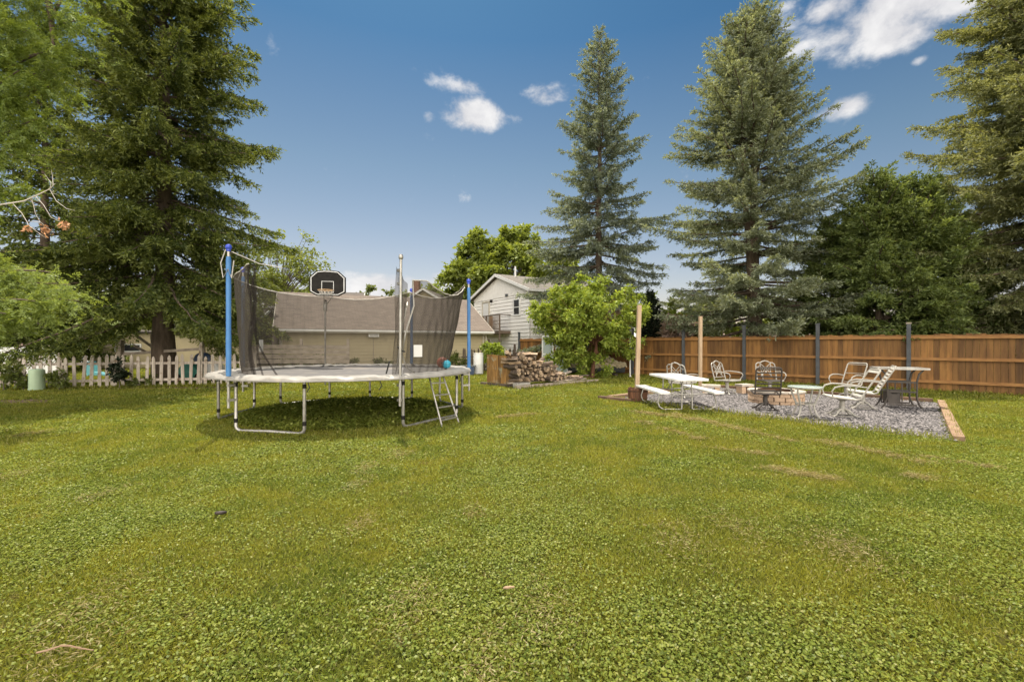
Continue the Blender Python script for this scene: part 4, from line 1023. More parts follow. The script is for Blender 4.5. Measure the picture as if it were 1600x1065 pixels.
x = o3[:, :, 0] * ca[:, None] - o3[:, :, 1] * sa[:, None]; y = o3[:, :, 0] * sa[:, None] + o3[:, :, 1] * ca[:, None]
o3 = np.stack([x, y, o3[:, :, 2]], -1) * sz + P[:, None]
me = bpy.data.meshes.new('gravel_stones'); vv = o3.reshape(-1, 3).astype(np.float32); fi = (tri[None] + (np.arange(n) * 6)[:, None, None]).reshape(-1).astype(np.int32)
me.vertices.add(len(vv)); me.vertices.foreach_set('co', vv.ravel()); me.loops.add(len(fi)); me.loops.foreach_set('vertex_index', fi)
me.polygons.add(len(fi) // 3); me.polygons.foreach_set('loop_start', np.arange(0, len(fi), 3, dtype=np.int32)); me.materials.append(mt['pebble']); me.update(calc_edges=True)
o = bpy.data.objects.new('gravel', me); COL.objects.link(o); tag(o, 'loose grey gravel covering the patio around the fire pit', 'gravel', kind='stuff')
def timber(a, b, w, h, m_, lab, z=0.0):
    tag(MB().bar(Vector(a) + Vector((0, 0, h / 2 + z)), Vector(b) + Vector((0, 0, h / 2 + z)), w, h, (0, 0, 1)).build('edging_timber', m_), lab, 'edging timber', 'timbers edging the gravel patio')
timber(FR + Vector((.06, -.03, 0)), BR + Vector((.08, .06, 0)), .135, .09, mt['timber'], 'light tan edging timber along the right side of the gravel patio')
mid = (BLc + BR) / 2
timber(mid + Vector((.05, .05, 0)), BR + Vector((-.05, .14, 0)), .14, .11, mt['timber_dark'], 'dark edging timber at the back of the gravel, by the bar table')
timber(BLc + Vector((.05, .05, 0)), mid + Vector((.0, .09, 0)), .14, .11, mt['timber_dark'], 'dark edging timber at the back of the gravel, behind the lattice chairs')
timber(FL + Vector((-.1, .05, 0)), FL * .45 + BLc * .55 + Vector((-.08, .06, 0)), .14, .10, mt['timber'], 'tan edging timber running from the barrel planter behind the picnic table')
timber(FL + Vector((-.35, .12, 0)), FL + (FR - FL) * .10 + Vector((-.06, -.08, 0)), .13, .09, mt['timber_dark'], 'short brown edging timber ending at the barrel planter')

# barrel planter with a post standing in it
c = G(996.5, 627.5); t = thing('barrel_planter', 'half barrel planter of dark wooden staves at the gravel corner', 'planter', c)
mb = MB(); n = 18
for i in range(n):
    a0, a1 = i * 6.2832 / n + .012, (i + 1) * 6.2832 / n - .012; h = .36 + .012 * math.sin(i * 2.3)
    pr = [(.215, 0), (.24, .12), (.25, .24), (.245, h)]
    vs = []
    for r_, z in pr:
        for a in (a0, a1): vs.append(c + Vector((r_ * math.cos(a), r_ * math.sin(a), z)))
    for r_, z in pr:
        for a in (a0, a1): vs.append(c + Vector(((r_ - .025) * math.cos(a), (r_ - .025) * math.sin(a), z)))
    fs = [(2 * k, 2 * k + 1, 2 * k + 3, 2 * k + 2) for k in range(3)] + [(6, 7, 15, 14), (0, 1, 9, 8)] + [(2 * k + 8, 2 * k + 10, 2 * k + 11, 2 * k + 9) for k in range(3)] + [(2 * k, 2 * k + 2, 2 * k + 10, 2 * k + 8) for k in range(3)] + [(2 * k + 1, 2 * k + 9, 2 * k + 11, 2 * k + 3) for k in range(3)]
    mb.add(vs, fs)
mb.build('staves', mt['barrel'], t, True)
for z, r_ in ((.07, .231), (.27, .252)): MB().lathe([(r_, z), (r_ + .004, z + .002), (r_ + .004, z + .034), (r_, z + .036)], 28, c).build('hoop', mt['rust'], t, True)
MB().lathe([(.2, .05), (.222, .29), (.01, .30)], 20, c).build('soil', mt['concrete'], t, True)
tag(MB().bar(c + Vector((-.02, 0, .29)), c + Vector((.04, 0, 2.50)), .098, .098, (0, 1, 0)).build('wooden_post', mt['post_wood']), 'tall pale wooden post set in the barrel planter', 'post')
p = Vector((A(1094, 0, 15.0).x, 15.0, 0)); tag(MB().bar(p, p + Vector((.01, 0, 2.42)), .098, .098, (0, 1, 0)).build('wooden_post', mt['post_wood']), 'tall pale wooden post in front of the brown fence behind the patio chairs', 'post')

# picnic table with attached benches
pF, pR, pL = A(1058, 592.5, 9.68), A(1105, 591.5, 9.88), A(1016, 583.5, 11.5)
tcn = (pR + pL) / 2; tcn.z = 0; ax = (pL - pF); ax.z = 0; ax.normalize(); TH = .735; TL = 1.86
t = thing('picnic_table', 'white plastic topped folding picnic table with attached benches on steel legs', 'picnic table', tcn, math.atan2(ax.y, ax.x) - math.pi / 2)
def slab(mb, cx, cz, w, l, th): 
    r_ = .05; poly = []
    for sx, sy, a0 in ((1, 1, 0), (-1, 1, 90), (-1, -1, 180), (1, -1, 270)):
        for k in range(4): a = R(a0 + k * 30); poly.append((cx + sx * (w / 2 - r_) + r_ * math.cos(a), sy * (l / 2 - r_) + r_ * math.sin(a), cz - th))
    mb.prism(poly, (0, 0, th))
mb = MB(); slab(mb, 0, TH, .74, TL, .045); mb.build('tabletop', mt['white_plastic'], t)
for s in (-1, 1):
    b_ = MB(); slab(b_, s * .60, .445, .26, TL * .98, .042); b_.build('bench', mt['white_plastic'], t)
for y in (-.62, .62):
    for s in (-1, 1):
        MB().tube([(s * .10, y, TH - .05), (s * .11, y, .45), (s * .12, y, .03)], .017, 8).build('leg', mt['galv'], t)
        MB().tube([(s * .58, y, .40), (s * .62, y, .33), (s * .66, y, .2), (s * .63, y, .09), (s * .53, y, .03), (s * .12, y + .01, .03)], .017, 8).build('bench_leg', mt['galv'], t)
    MB().tube([(-.6, y, .395), (0, y, .36), (.6, y, .395)], .014, 8).build('cross_bar', mt['galv'], t)
MB().tube([(0, -.6, .37), (0, .6, .37)], .012, 8).build('brace', mt['galv'], t)
for s in (-1, 1): MB().tube([(0, s * .6, .36), (0, s * .15, TH - .06)], .011, 8).build('brace', mt['galv'], t)
# stick leaning up from the table end
# ---- fire pit
c = Vector((A(1212, 0, 11.35).x, 11.35, 0)); t = thing('fire_pit', 'round fire pit of tan paver blocks with a steel ring on the gravel', 'fire pit', c)
rr = random.Random(8); RP = .62
def ring_blocks(r0, r1, z0, z1, n, off, gap=.012):
    mb = MB()
    for i in range(n):
        a0 = (i + off) * 6.2832 / n + gap / r1; a1 = (i + 1 + off) * 6.2832 / n - gap / r1; dz = rr.uniform(-.006, .006); dr = rr.uniform(-.008, .008); vs = []
        for z in (z0 + .004, z1 - .004 + dz):
            for r_, a in ((r0, a0), (r1 + dr, a0), (r1 + dr, (a0 + a1) / 2), (r1 + dr, a1), (r0, a1)): vs.append(c + Vector((r_ * math.cos(a), r_ * math.sin(a), z)))
        mb.add(vs, [(4, 3, 2, 1, 0), (5, 6, 7, 8, 9), (0, 1, 6, 5), (1, 2, 7, 6), (2, 3, 8, 7), (3, 4, 9, 8), (4, 0, 5, 9)])
    return mb
for k in range(3): ring_blocks(RP - .16, RP, k * .098, (k + 1) * .098, 16, .5 * (k % 2)).build('paver_course', mt['brick_tan'], t, True)
ring_blocks(RP - .2, RP + .03, .296, .335, 14, .25).build('cap_course', mt['stone'], t, True)
MB().lathe([(RP - .21, .02), (RP - .21, .345), (RP - .225, .345), (RP - .225, .06)], 28, c).build('steel_ring', mt['rust'], t, True)
MB().lathe([(.4, .045), (.25, .09), (.01, .12)], 20, c).build('ash', mt['ash'], t, True)

# ---- low stone seats
for (px, d, w, rz, lab) in ((1111, 13.2, .5, R(-20), 'low pale stone seat between the first lattice chair and the table'), (1163, 13.4, .42, R(15), 'low pale stone seat behind the dark bare chair, left of the fire pit')):
    c = Vector((A(px, 0, d).x, d, 0)); t = thing('stone_seat', lab, 'stone seat', c, rz, 'low stone seats by the fire pit')
    MB().box((0, 0, .27), (w, .3, .06)).build('slab', mt['stone'], t)
    for s in (-1, 1): MB().box((s * (w / 2 - .09), 0, .12), (.13, .24, .24)).build('leg', mt['brick_tan'], t)

# ---- chairs (front faces local +Y)
def swivel_base(t, m_, zc=.27, r=.30):
    b_ = MB(); b_.lathe([(.055, .10), (.05, .14), (.045, zc - .05), (.09, zc - .02), (.12, zc)], 14)
    for i in range(4):
        a = R(45 + i * 90); dx, dy = math.cos(a), math.sin(a)
        b_.tube([(dx * .04, dy * .04, .16), (dx * .13, dy * .13, .13), (dx * .22, dy * .22, .055), (dx * r, dy * r, .018)], [.022, .02, .018, .016], 8)
    b_.tube([(.21 * math.cos(i * .3), .21 * math.sin(i * .3), .03) for i in range(21)], .009, 6, True)
    return b_.build('base', m_, t)
def lattice_chair(name, lab, loc, rz, grp):
    t = thing(name, lab, 'chair', loc, rz, grp); m_ = mt['cream']; W = .27
    mb = MB(); mb.tube([(-W, -.22, .41), (-W, .26, .43), (-W + .05, .29, .42), (W - .05, .29, .42), (W, .26, .43), (W, -.22, .41)], .017, 8, True)
    for i in range(9): x = -W + .03 + i * (2 * W - .06) / 8; mb.tube([(x, -.22, .41), (x, .28, .425)], .009, 5)
    for y in (-.05, .12): mb.tube([(-W, y, .415), (W, y, .415)], .009, 5)
    mb.build('seat', m_, t)
    bk = lambda x, z: (x, -.22 - (z - .42) * .26, z)
    mb = MB(); arch = [bk(-W, .42), bk(-W - .01, .7), bk(-W + .005, .88), bk(-W + .06, .925), bk(-.13, .93), bk(-.08, .965), bk(0, .985), bk(.08, .965), bk(.13, .93), bk(W - .06, .925), bk(W - .005, .88), bk(W + .01, .7), bk(W, .42)]
    mb.tube(arch, .017, 8)
    mb.tube([bk(-.15, .92), bk(-.13, .7), bk(-.14, .5)], .011, 6); mb.tube([bk(.15, .92), bk(.13, .7), bk(.14, .5)], .011, 6); mb.tube([bk(-W, .5), bk(W, .5)], .013, 6)
    for s in (-1, 1):
        mb.tube([bk(-s * .14, .90), bk(s * .02, .75), bk(s * .135, .58)], .010, 6); mb.tube([bk(-s * .135, .56), bk(0, .65), bk(s * .13, .80)], .010, 6)
        mb.tube([bk(s * .14, .86), bk(s * (W - .06), .8), bk(s * W, .82)], .009, 5)
    mb.tube([bk(.045 * math.cos(i * .6283), .72 + .045 * math.sin(i * .6283)) for i in range(10)], .009, 5, True)
    mb.build('backrest', m_, t)
    for s in (-1, 1):
        MB().tube([bk(s * W, .66), (s * (W + .05), -.12, .675), (s * (W + .06), .12, .66), (s * (W + .05), .26, .635), (s * (W + .045), .30, .58), (s * (W + .03), .27, .5), (s * W, .22, .43)], [.011, .014, .015, .015, .014, .012, .012], 8).build('arm', m_, t)
    swivel_base(t, m_, .40); return t
def faced(loc, target): dv = Vector(target) - Vector(loc); return math.atan2(-dv.x, dv.y)
pit = Vector((A(1212, 0, 11.35).x, 11.35, 0))
l1 = Vector((A(1066, 0, 12.5).x, 12.5, 0)); l2 = Vector((A(1136, 0, 13.35).x, 13.35, 0)); l3 = Vector((A(1203, 0, 13.3).x, 13.3, 0))
lattice_chair('lattice_chair', 'cream lattice back patio chair right behind the picnic table', l1, R(-52), 'cream lattice patio chairs')
lattice_chair('lattice_chair', 'cream lattice back patio chair standing alone left of the dark chair', l2, R(-148), 'cream lattice patio chairs')
lattice_chair('lattice_chair', 'cream lattice back patio chair facing out beyond the fire pit behind the dark chair', l3, R(172), 'cream lattice patio chairs')
tag(MB().tube([A(1047, 600, 11.9), A(1050, 567, 12.3)], .011, 6).build('wooden_stick', mt['cream']), 'thin pale stick leaning on the lattice chair behind the picnic table', 'stick')
def strap_chair(name, lab, loc, rz, m_, straps, seat_straps, grp, arms=True, tall=.98, strapm=None, lean=.42):
    t = thing(name, lab, 'chair', loc, rz, grp); W = .25; strapm = strapm or mt['strap']
    fp = lambda x, f: (x, .27 - f * .48, .42 - f * .05) if f <= 1 else (x, -.21 - (f - 1) * lean * .58, .37 + (f - 1) * (tall - .37))
    mb = MB()
    for s in (-1, 1): mb.tube([fp(s * W, f) for f in (0, .5, .9)] + [(s * W, -.235, .40)] + [fp(s * W, f) for f in (1.15, 1.5, 1.9)] + [fp(s * (W - .02), 1.98), fp(s * (W - .05), 2.0)], .016, 8)
    mb.tube([fp(-W + .05, 2.0), fp(W - .05, 2.0)], .016, 8); mb.tube([fp(-W, 0), fp(W, 0)], .016, 8); mb.tube([fp(-W, .9), fp(W, .9)], .013, 8)
    mb.build('frame', m_, t)
    mb = MB()
    for i in range(straps):
        f = 1.14 + i * (1.93 - 1.14) / max(1, straps - 1); a, b_ = Vector(fp(-W, f)), Vector(fp(W, f)); mb.bar(a, b_, (.026 if m_ is mt['bronze'] else .014) if strapm is not mt['strap'] else .046, .012, (0, 1, .3))
    if straps: mb.build('back_strap', strapm, t)
    mb = MB()
    for i in range(seat_straps):
        f = .06 + i * .8 / max(1, seat_straps - 1); mb.bar(Vector(fp(-W, f)) + Vector((0, 0, .017)), Vector(fp(W, f)) + Vector((0, 0, .017)), .05, .006, (0, 0, 1))
    if seat_straps: mb.build('seat_strap', strapm, t)
    if arms:
        for s in (-1, 1): MB().tube([fp(s * W, 1.42), (s * (W + .035), -.12, .655), (s * (W + .045), .08, .66), (s * (W + .04), .22, .62), (s * (W + .03), .27, .54), (s * W, .24, .41)], [.011, .015, .017, .016, .013, .012], 8).build('arm', m_, t)
    swivel_base(t, m_, .37, .33); return t
s0 = Vector((A(1196, 0, 10.15).x, 10.15, 0))
strap_chair('dark_swivel_chair', 'dark bare framed swivel chair seen from behind at the fire pit', s0, faced(s0, pit) + R(20), mt['bronze'], 7, 0, 'swivel patio chairs', arms=False, strapm=mt['bronze'], lean=.25)
s1 = Vector((A(1316, 0, 9.25).x, 9.25, 0)); s2 = Vector((A(1322, 0, 12.2).x, 12.2, 0)); s3 = Vector((A(1348, 0, 10.35).x, 10.35, 0))
strap_chair('strap_chair', 'cream reclined armchair with missing back straps right of the glass side table', s1, R(72), mt['cream'], 2, 7, 'cream strap patio chairs', lean=.62)
strap_chair('strap_chair', 'cream patio armchair with thin bare back rungs farthest toward the fence', s2, R(112), mt['cream'], 3, 6, 'cream strap patio chairs', lean=.5, tall=.97, strapm=mt['cream'])
strap_chair('strap_chair', 'cream armchair with broad white back straps beside the bar table', s3, R(58), mt['cream'], 8, 7, 'cream strap patio chairs', lean=.60, tall=1.0)
# ---- side table
c = Vector((A(1258, 0, 9.15).x, 9.15, 0)); t = thing('side_table', 'round glass topped cream side table standing in front of the fire pit', 'side table', c, R(20))
MB().lathe([(.295, .622), (.31, .626), (.31, .634), (.295, .638)], 36).build('glass_top', mt['glass'], t)
mb = MB(); mb.tube([(.30 * math.cos(i * .2094), .30 * math.sin(i * .2094), .612) for i in range(30)], .014, 8, True); mb.build('top_ring', mt['cream'], t)
mb = MB(); mb.tube([(.17 * math.cos(i * .2618), .17 * math.sin(i * .2618), .28) for i in range(24)], .012, 8, True); mb.build('shelf_ring', mt['cream'], t)
for i in range(4):
    a = R(i * 90 + 10); q = lambda r_, z: (r_ * math.cos(a), r_ * math.sin(a), z)
    MB().tube([q(.28, .61), q(.27, .52), q(.21, .36), q(.17, .28), q(.17, .20), q(.215, .09), q(.28, .012)], .018, 8).build('leg', mt['cream'], t)
# ---- bar table
bl, br_ = A(1379, 575, 10.35), A(1452, 577, 10.0); c = (bl + br_) / 2 + Vector((.1, .3, 0)); c.z = 0; w = (br_ - bl).length + .1
t = thing('bar_table', 'tall dark framed outdoor bar table with a grey glass top', 'bar table', c, math.atan2(br_.y - bl.y, br_.x - bl.x))
BZ = .93
MB().box((0, 0, BZ), (w, .58, .03)).build('tabletop', mt['glass_dark'], t)
mb = MB()
for y in (-.29, .29): mb.bar((-w / 2, y, BZ), (w / 2, y, BZ), .03, .042)
for x in (-w / 2, w / 2): mb.bar((x, -.29, BZ), (x, .29, BZ), .03, .042)
mb.build('top_rim', mt['galv'], t); X = w / 2 - .10
for sx in (-1, 1):
    for y in (-.22, .22):
        MB().tube([(sx * (X + .02), y, BZ - .02), (sx * (X - .06), y, BZ - .12), (sx * (X - .10), y, BZ - .3), (sx * (X - .10), y, .25), (sx * (X - .05), y, .1), (sx * (X + .02), y, 0)], .02, 8).build('leg', mt['bronze'], t)
mb = MB()
for z in (.10, .40, .62):
    for y in (-.22, .22): mb.bar((-X + .1, y, z), (X - .1, y, z), .025, .035)
for x in (-X + .1, .0, X - .1): mb.bar((x, .22, .10), (x, .22, .62), .022, .022)
mb.bar((.0, -.22, .10), (.0, -.22, .62), .022, .022)
for i in range(3): mb.bar((.12 + i * .12, .22, .42), (.12 + i * .12, .22, .62), .014, .014)
mb.build('shelf_frame', mt['bronze'], t)
mb = MB(); mb.box((-X / 2 + .05, 0, .25), (X - .14, .40, .26)); d_ = mb.build('cabinet', mt['bronze'], t)
MB().box((-X / 2 + .05, -.206, .36), (.10, .012, .02)).build('handle', mt['black'], d_)
# ================================================================== TREES AND PLANTS
def ground(px, d): return (A(px, 0, d).x, d, 0.0)
spruce('norway_spruce', 'huge dark drooping spruce towering over the picket fence at left', ground(256, 17.2), [(0, 0, 19.5)], 2.9, 4.35, 1, fo['norway'], power=.42, whorl=.36, per=7, droop=.30, lift=.20, hang=.62, spr=(.15, .044), dens=1.3, r_trunk=.36, e0=-14, e1=30, twl=1.1)
spruce('norway_spruce', 'dark spruce farther back at the left edge behind the huge one', ground(70, 25), [(0, 0, 19)], 1.2, 4.6, 2, fo['norway'], power=.6, whorl=.55, per=6, droop=.3, lift=.2, hang=.6, spr=(.24, .09), dens=.6, r_trunk=.3)
spruce('blue_spruce', 'slim pointed spruce with open branches rising behind the small bright tree', ground(937, 25.5), [(0, 0, 19.1)], 2.3, 4.6, 3, fo['blue'], power=.64, whorl=.50, per=6, droop=.24, lift=.22, hang=.36, spr=(.155, .048), dens=1.1, r_trunk=.24, e0=-14, e1=50)
spruce('blue_spruce', 'broad two-tipped blue-grey spruce overhanging the brown fence', ground(1180, 19.7), [(0, 0, 16.2), (-.5, .1, 15.9)], 2.35, 4.75, 4, fo['blue2'], power=.60, whorl=.40, per=7, droop=.10, lift=.16, hang=.28, spr=(.125, .038), dens=1.1, r_trunk=.27, e0=-8, e1=48)
spruce('grey_spruce', 'tall grey-green spruce cut by the right edge of the photo', ground(1655, 15.4), [(0, 0, 21)], .4, 4.6, 5, fo['right'], power=.55, whorl=.30, per=9, droop=.26, lift=.26, hang=.38, spr=(.12, .036), dens=1.35, r_trunk=.3, e0=-12, e1=40)
CE = 'feathery evergreens behind the fence'
for i, (px, d, H, r_, lab) in enumerate(((1372, 17.0, 7.8, 2.6, 'feathery dark evergreen just right of the broad blue-grey spruce, with the highest tip'), (1440, 16.2, 7.3, 2.3, 'feathery dark evergreen above the tallest dark fence post by the bar table'), (1300, 19.2, 6.6, 2.3, 'shaded feathery evergreen low behind the fence under the blue-grey spruce'), (1492, 16.6, 5.6, 1.8, 'feathery evergreen squeezed against the tall spruce at right edge'))):
    spruce('feathery_evergreen', lab, ground(px, d), [(0, 0, H), (.5, .2, H * .93)], .5, r_, 20 + i, fo['cedar'], power=.45, whorl=.30, per=6, droop=.18, lift=.05, hang=.30, spr=(.13, .042), dens=1.15, r_trunk=.12, e0=2, e1=60, group=CE, twl=1.25)
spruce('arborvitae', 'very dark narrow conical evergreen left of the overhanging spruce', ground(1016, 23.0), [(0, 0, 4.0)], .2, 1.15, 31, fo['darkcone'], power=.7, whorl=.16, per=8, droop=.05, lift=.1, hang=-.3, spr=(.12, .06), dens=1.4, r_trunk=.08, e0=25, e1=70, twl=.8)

leafy('crabapple_tree', 'small bright yellow-green leafed tree with reddish twin trunks by the covered boat', ground(920, 19.6), 4.3, (.0, 0, 2.45, 2.15, 2.0, 1.8), 41, fo['young'], nclump=250, per=210, leaf=(.125, .08), clump=.46, trunk_r=.085, fork=.25, stems=2, barkm='bark_red', shell=.35, flat=.8, tipf=.8, extra=[(-1.7, .1, 1.0), (-1.45, -.3, .8), (-1.2, 0, 1.1), (1.9, 0, 1.55), (1.6, -.2, 1.15), (-.3, .1, 4.35), (.5, 0, 4.25)])
leafy('maple_tree', 'big rounded green maple rising behind the white house', ground(788, 48), 13, (0, 0, 8.4, 5.4, 4.6, 4.4), 42, fo['maple'], nclump=240, per=190, leaf=(.42, .32), clump=1.15, trunk_r=.3, shell=.6)
leafy('maple_tree', 'green tree filling the gap between the slim spruce and white house roof', ground(868, 42), 9, (0, 0, 5.6, 3.4, 3, 3.8), 43, fo['maple'], nclump=110, per=150, leaf=(.38, .28), clump=1.0, trunk_r=.22, shell=.5)
leafy('maple_tree', 'rounded green treetop right of the brick chimney above the garage roof', ground(668, 62), 9.8, (0, 0, 6.6, 3.6, 3, 3.3), 44, fo['maple'], nclump=60, per=110, leaf=(.42, .3), clump=1.1, trunk_r=.25, shell=.5)
leafy('maple_tree', 'low green treetop above the garage roof right of the backboard', ground(583, 58), 8.6, (0, 0, 5.4, 4.8, 3, 2.8), 45, fo['hedge'], nclump=60, per=110, leaf=(.42, .3), clump=1.1, trunk_r=.25, shell=.5)
leafy('ash_tree', 'open thin-leafed tree with visible limbs between the spruce and backboard', ground(428, 29), 8.8, (.6, 0, 5.9, 3.2, 2.5, 3.0), 46, fo['ash'], nclump=95, per=52, leaf=(.20, .13), clump=.75, trunk_r=.19, fork=.3, shell=.25, spread=.6)
leafy('ash_tree', 'dense green treetop just left of the backboard over the roof', ground(476, 37), 6.9, (.3, 0, 4.6, 2.9, 2.5, 2.3), 47, fo['hedge'], nclump=60, per=100, leaf=(.3, .2), clump=.85, trunk_r=.19, shell=.4)
HG = 'background shrubs beyond the picket fence'
for i, (px, d, h, rx, lab) in enumerate(((20, 23.5, 4.2, 2.6, 'dark shrub mass behind the pickets at the far left edge'), (95, 26, 4.8, 2.5, 'dark shrub mass behind the trellis rail'), (172, 28, 4.0, 2.3, 'lighter shrub mass behind the taller trellis post'), (208, 31, 5.0, 2.5, 'shrub mass just left of the big spruce trunk'), (318, 27.5, 4.4, 1.5, 'dark shrub mass over the tan house beside the spruce trunk'), (392, 30, 3.6, 2.4, 'dark shrub mass at the left end of the garage'))):
    leafy('background_shrub', lab, ground(px, d), h, (0, 0, h * .62 if i not in (4,) else h * .75, rx, rx * .8, h * .42 if i not in (4,) else h * .3), 60 + i, fo['hedge'], nclump=60, per=110, leaf=(.24, .16), clump=.7, trunk_r=.12, shell=.45, group=HG, cat='shrub')
for i, (px, d, h, rx, m_, lab) in enumerate(((1075, 24.5, 3.9, 1.9, 'maple', 'green bush behind the fence under the lowest blue spruce branches'), (1062, 21.2, 2.75, .5, 'pink', 'pinkish leafed bush above the brown fence under the blue spruce'), (1255, 21.5, 4.6, 2.6, 'hedge', 'dark bush in deep shade behind the fence right of the blue spruce trunk'), (905, 29.5, 4.6, 2.6, 'hedge', 'dark bush behind the small bright tree'), (975, 31, 4.5, 2.8, 'maple', 'green bush behind the fence between the two blue spruces'), (1120, 26.5, 4.4, 2.4, 'maple', 'sunlit green bush glimpsed behind the blue spruce trunk'))):
    leafy('bush', lab, ground(px, d), h, (0, 0, h * .6, rx, rx * .8, h * .42), 80 + i, fo[m_], nclump=50, per=120, leaf=(.20, .13), clump=.6, trunk_r=.1, shell=.4, cat='bush')
leafy('shrub', 'light green shrub between the white barrel and the white house', ground(766, 22.6), 1.55, (0, 0, 1.05, .62, .5, .48), 91, fo['young'], nclump=30, per=60, leaf=(.15, .08), clump=.28, trunk_r=.03, cat='shrub')
PL = 'plants along the garage wall'
for i, (px, d, h, lab) in enumerate(((490, 20.2, .9, 'dark low plant against the garage wall under the backboard'), (545, 20.9, .8, 'dark low plant against the garage wall left of the air conditioner'), (600, 21.6, .85, 'dark low plant against the garage wall under the air conditioner'), (712, 23.2, .95, 'tall grassy plant at the right end of the garage wall'), (455, 19.6, .9, 'dark low plant by the left garage corner'))):
    leafy('low_plant', lab, ground(px, d), h, (0, 0, h * .5, .55, .35, h * .5), 100 + i, fo['hedge'], nclump=22, per=60, leaf=(.15, .05), clump=.25, trunk_r=.02, cat='plant', group=PL)
FP = 'weeds growing through the picket fence'
for i, (px, d, h, r_, lab) in enumerate(((186, 14.9, .98, .20, 'dark leafy weed climbing the picket fence below the trellis post'), (92, 14.5, .62, .22, 'leafy weed between pickets right of the green pedestal'), (36, 14.3, .72, .28, 'leafy weed between pickets left of the green pedestal'), (5, 14.1, .85, .35, 'dark weed clump at the far left end of the picket fence'), (226, 15.6, .42, .5, 'low weeds behind the pickets right of the dark climbing weed'))):
    leafy('weed', lab, ground(px, d), h, (0, 0, h * .62, r_, r_, h * .42), 120 + i, fo['hedge'] if i != 0 else fo['darkcone'], nclump=16, per=40, leaf=(.12, .06), clump=.16, trunk_r=.015, cat='weed', group=FP)

# ---- locust: a near tree standing just outside the frame whose boughs reach in
rng = np.random.default_rng(77); lb = np.array([-11.6, 8.6, 0.0])
t = thing('locust_tree', 'feathery light green tree reaching in from the left edge with a dead twig', 'tree', lb)
tr = MB(); wood = MB()
def V3(a): return Vector((float(a[0]), float(a[1]), float(a[2])))
tr.tube([V3(lb), V3(lb + [.1, .05, 1.5]), V3(lb + [.1, .1, 4]), V3(lb + [.3, .3, 8.2])], [.26, .22, .18, .1], 12)
up_b = [(60, 40, 8), (120, 70, 8.6), (105, 130, 8.6), (60, 185, 8), (25, 225, 8), (95, 5, 8.4), (30, 110, 7.6), (10, 30, 7.6), (140, 20, 9), (40, -40, 8), (110, -60, 8.5), (0, 170, 7.8), (160, -30, 9.2), (70, 110, 8.2), (-10, 80, 8), (20, 290, 8.6), (130, 30, 8.5), (85, 75, 8.0), (45, 150, 8.3)]
lo_b = [(110, 445, 8.0), (124, 470, 7.9), (55, 470, 7.6), (20, 500, 7.8), (75, 485, 8.0), (20, 430, 8.1), (10, 490, 7.6), (-10, 400, 8.4), (-30, 530, 8), (112, 455, 8.3), (80, 425, 8.1), (45, 420, 8.5)]
Ps = []; Ds = []; Ls = []; Ws = []; Ts = []; Ns = []
for bi, (px, py, d) in enumerate(up_b + lo_b):
    e = np.array(A(px, py, d)); low = bi >= len(up_b)
    st = lb + np.array([.15, .15, min(7.6, max(1.6, e[2] - (.4 if low else 1.2)))])
    m1 = st * .55 + e * .45 + np.array([0, 0, .45]); path = []
    for k in range(12):
        f = k / 11; path.append(st * (1 - f) ** 2 + m1 * 2 * f * (1 - f) + e * f * f)
    path = np.array(path); wood.tube([V3(p) for p in path], [.035 * (1 - .85 * k / 11) + .004 for k in range(12)], 5, caps=False)
    ntw = 46 if not low else 36
    f = rng.uniform(.38, 1.0, ntw); i0 = np.clip((f * 11).astype(int), 0, 10); pp = path[i0] + (path[i0 + 1] - path[i0]) * ((f * 11) - i0)[:, None]
    tg = unit(path[i0 + 1] - path[i0]); sd = unit(np.cross(tg, [0, 0, 1.0])) * rng.choice([-1, 1], ntw)[:, None]
    dv = unit(tg * rng.uniform(.3, 1, (ntw, 1)) + sd * rng.uniform(.1, 1, (ntw, 1)) + np.array([0, 0, 1]) * rng.uniform(-.75, .25, (ntw, 1)))
    tl = rng.uniform(.25, .62, ntw)
    nf = 9                                                 # fronds on each twig, leaflets in pairs on each frond
    for q_ in range(nf):
        b0_ = pp + dv * (tl * (q_ + .6) / nf)[:, None] + np.array([0, 0, -.5]) * (tl * ((q_ + .6) / nf) ** 2)[:, None] * .5
        fd = unit(dv * .6 + rng.normal(size=(ntw, 3)) * .55 + np.array([0, 0, -.30])); fl = rng.uniform(.10, .19, ntw); fs = unit(np.cross(fd, rng.normal(size=(ntw, 3)) * .4 + np.array([0, 0, 1.0])))
        for s in (-1, 1):
            for w_ in range(5):
                Ps.append(b0_ + fd * (fl * (w_ + .5) / 5)[:, None]); Ds.append(unit(fd * .75 + fs * s + rng.normal(size=(ntw, 3)) * .15)); Ns.append(unit(np.cross(fd, fs) + rng.normal(size=(ntw, 3)) * .35))
                Ls.append(rng.uniform(.035, .06, ntw)); Ws.append(rng.uniform(.016, .024, ntw)); Ts.append(np.full(ntw, rng.uniform(0, .5) + (.25 if low else 0)))
tr.tube([V3(lb + [.3, .3, 6]), A(20, -160, 8.2), A(70, -40, 8.4), A(80, 30, 8.4), A(84, 76, 8.4)], [.12, .09, .07, .045, .02], 8)
tr.tube([A(80, 30, 8.4), A(95, 0, 8.5), A(108, -40, 8.6)], [.035, .025, .015], 6)
tr.build('trunk', mt['bark'], t, True); wood.build('branches', mt['bark'], t, True)
np_mesh('crown', diamonds(np.concatenate(Ps), np.concatenate(Ds), np.concatenate(Ns), np.concatenate(Ls), np.concatenate(Ws), .1), fo['locust'], t, {'tip': np.repeat(np.concatenate(Ts), 4)})
db = MB(); D_ = 6.6
def dp(px, py, dd=0): return A(px, py, D_ + dd)
db.tube([V3(lb + [.1, .1, 3.4]), dp(-60, 336, .2), dp(0, 320), dp(38, 314), dp(60, 304), dp(78, 295), dp(86, 287)], [.025, .015, .0105, .0095, .008, .006, .004], 7)
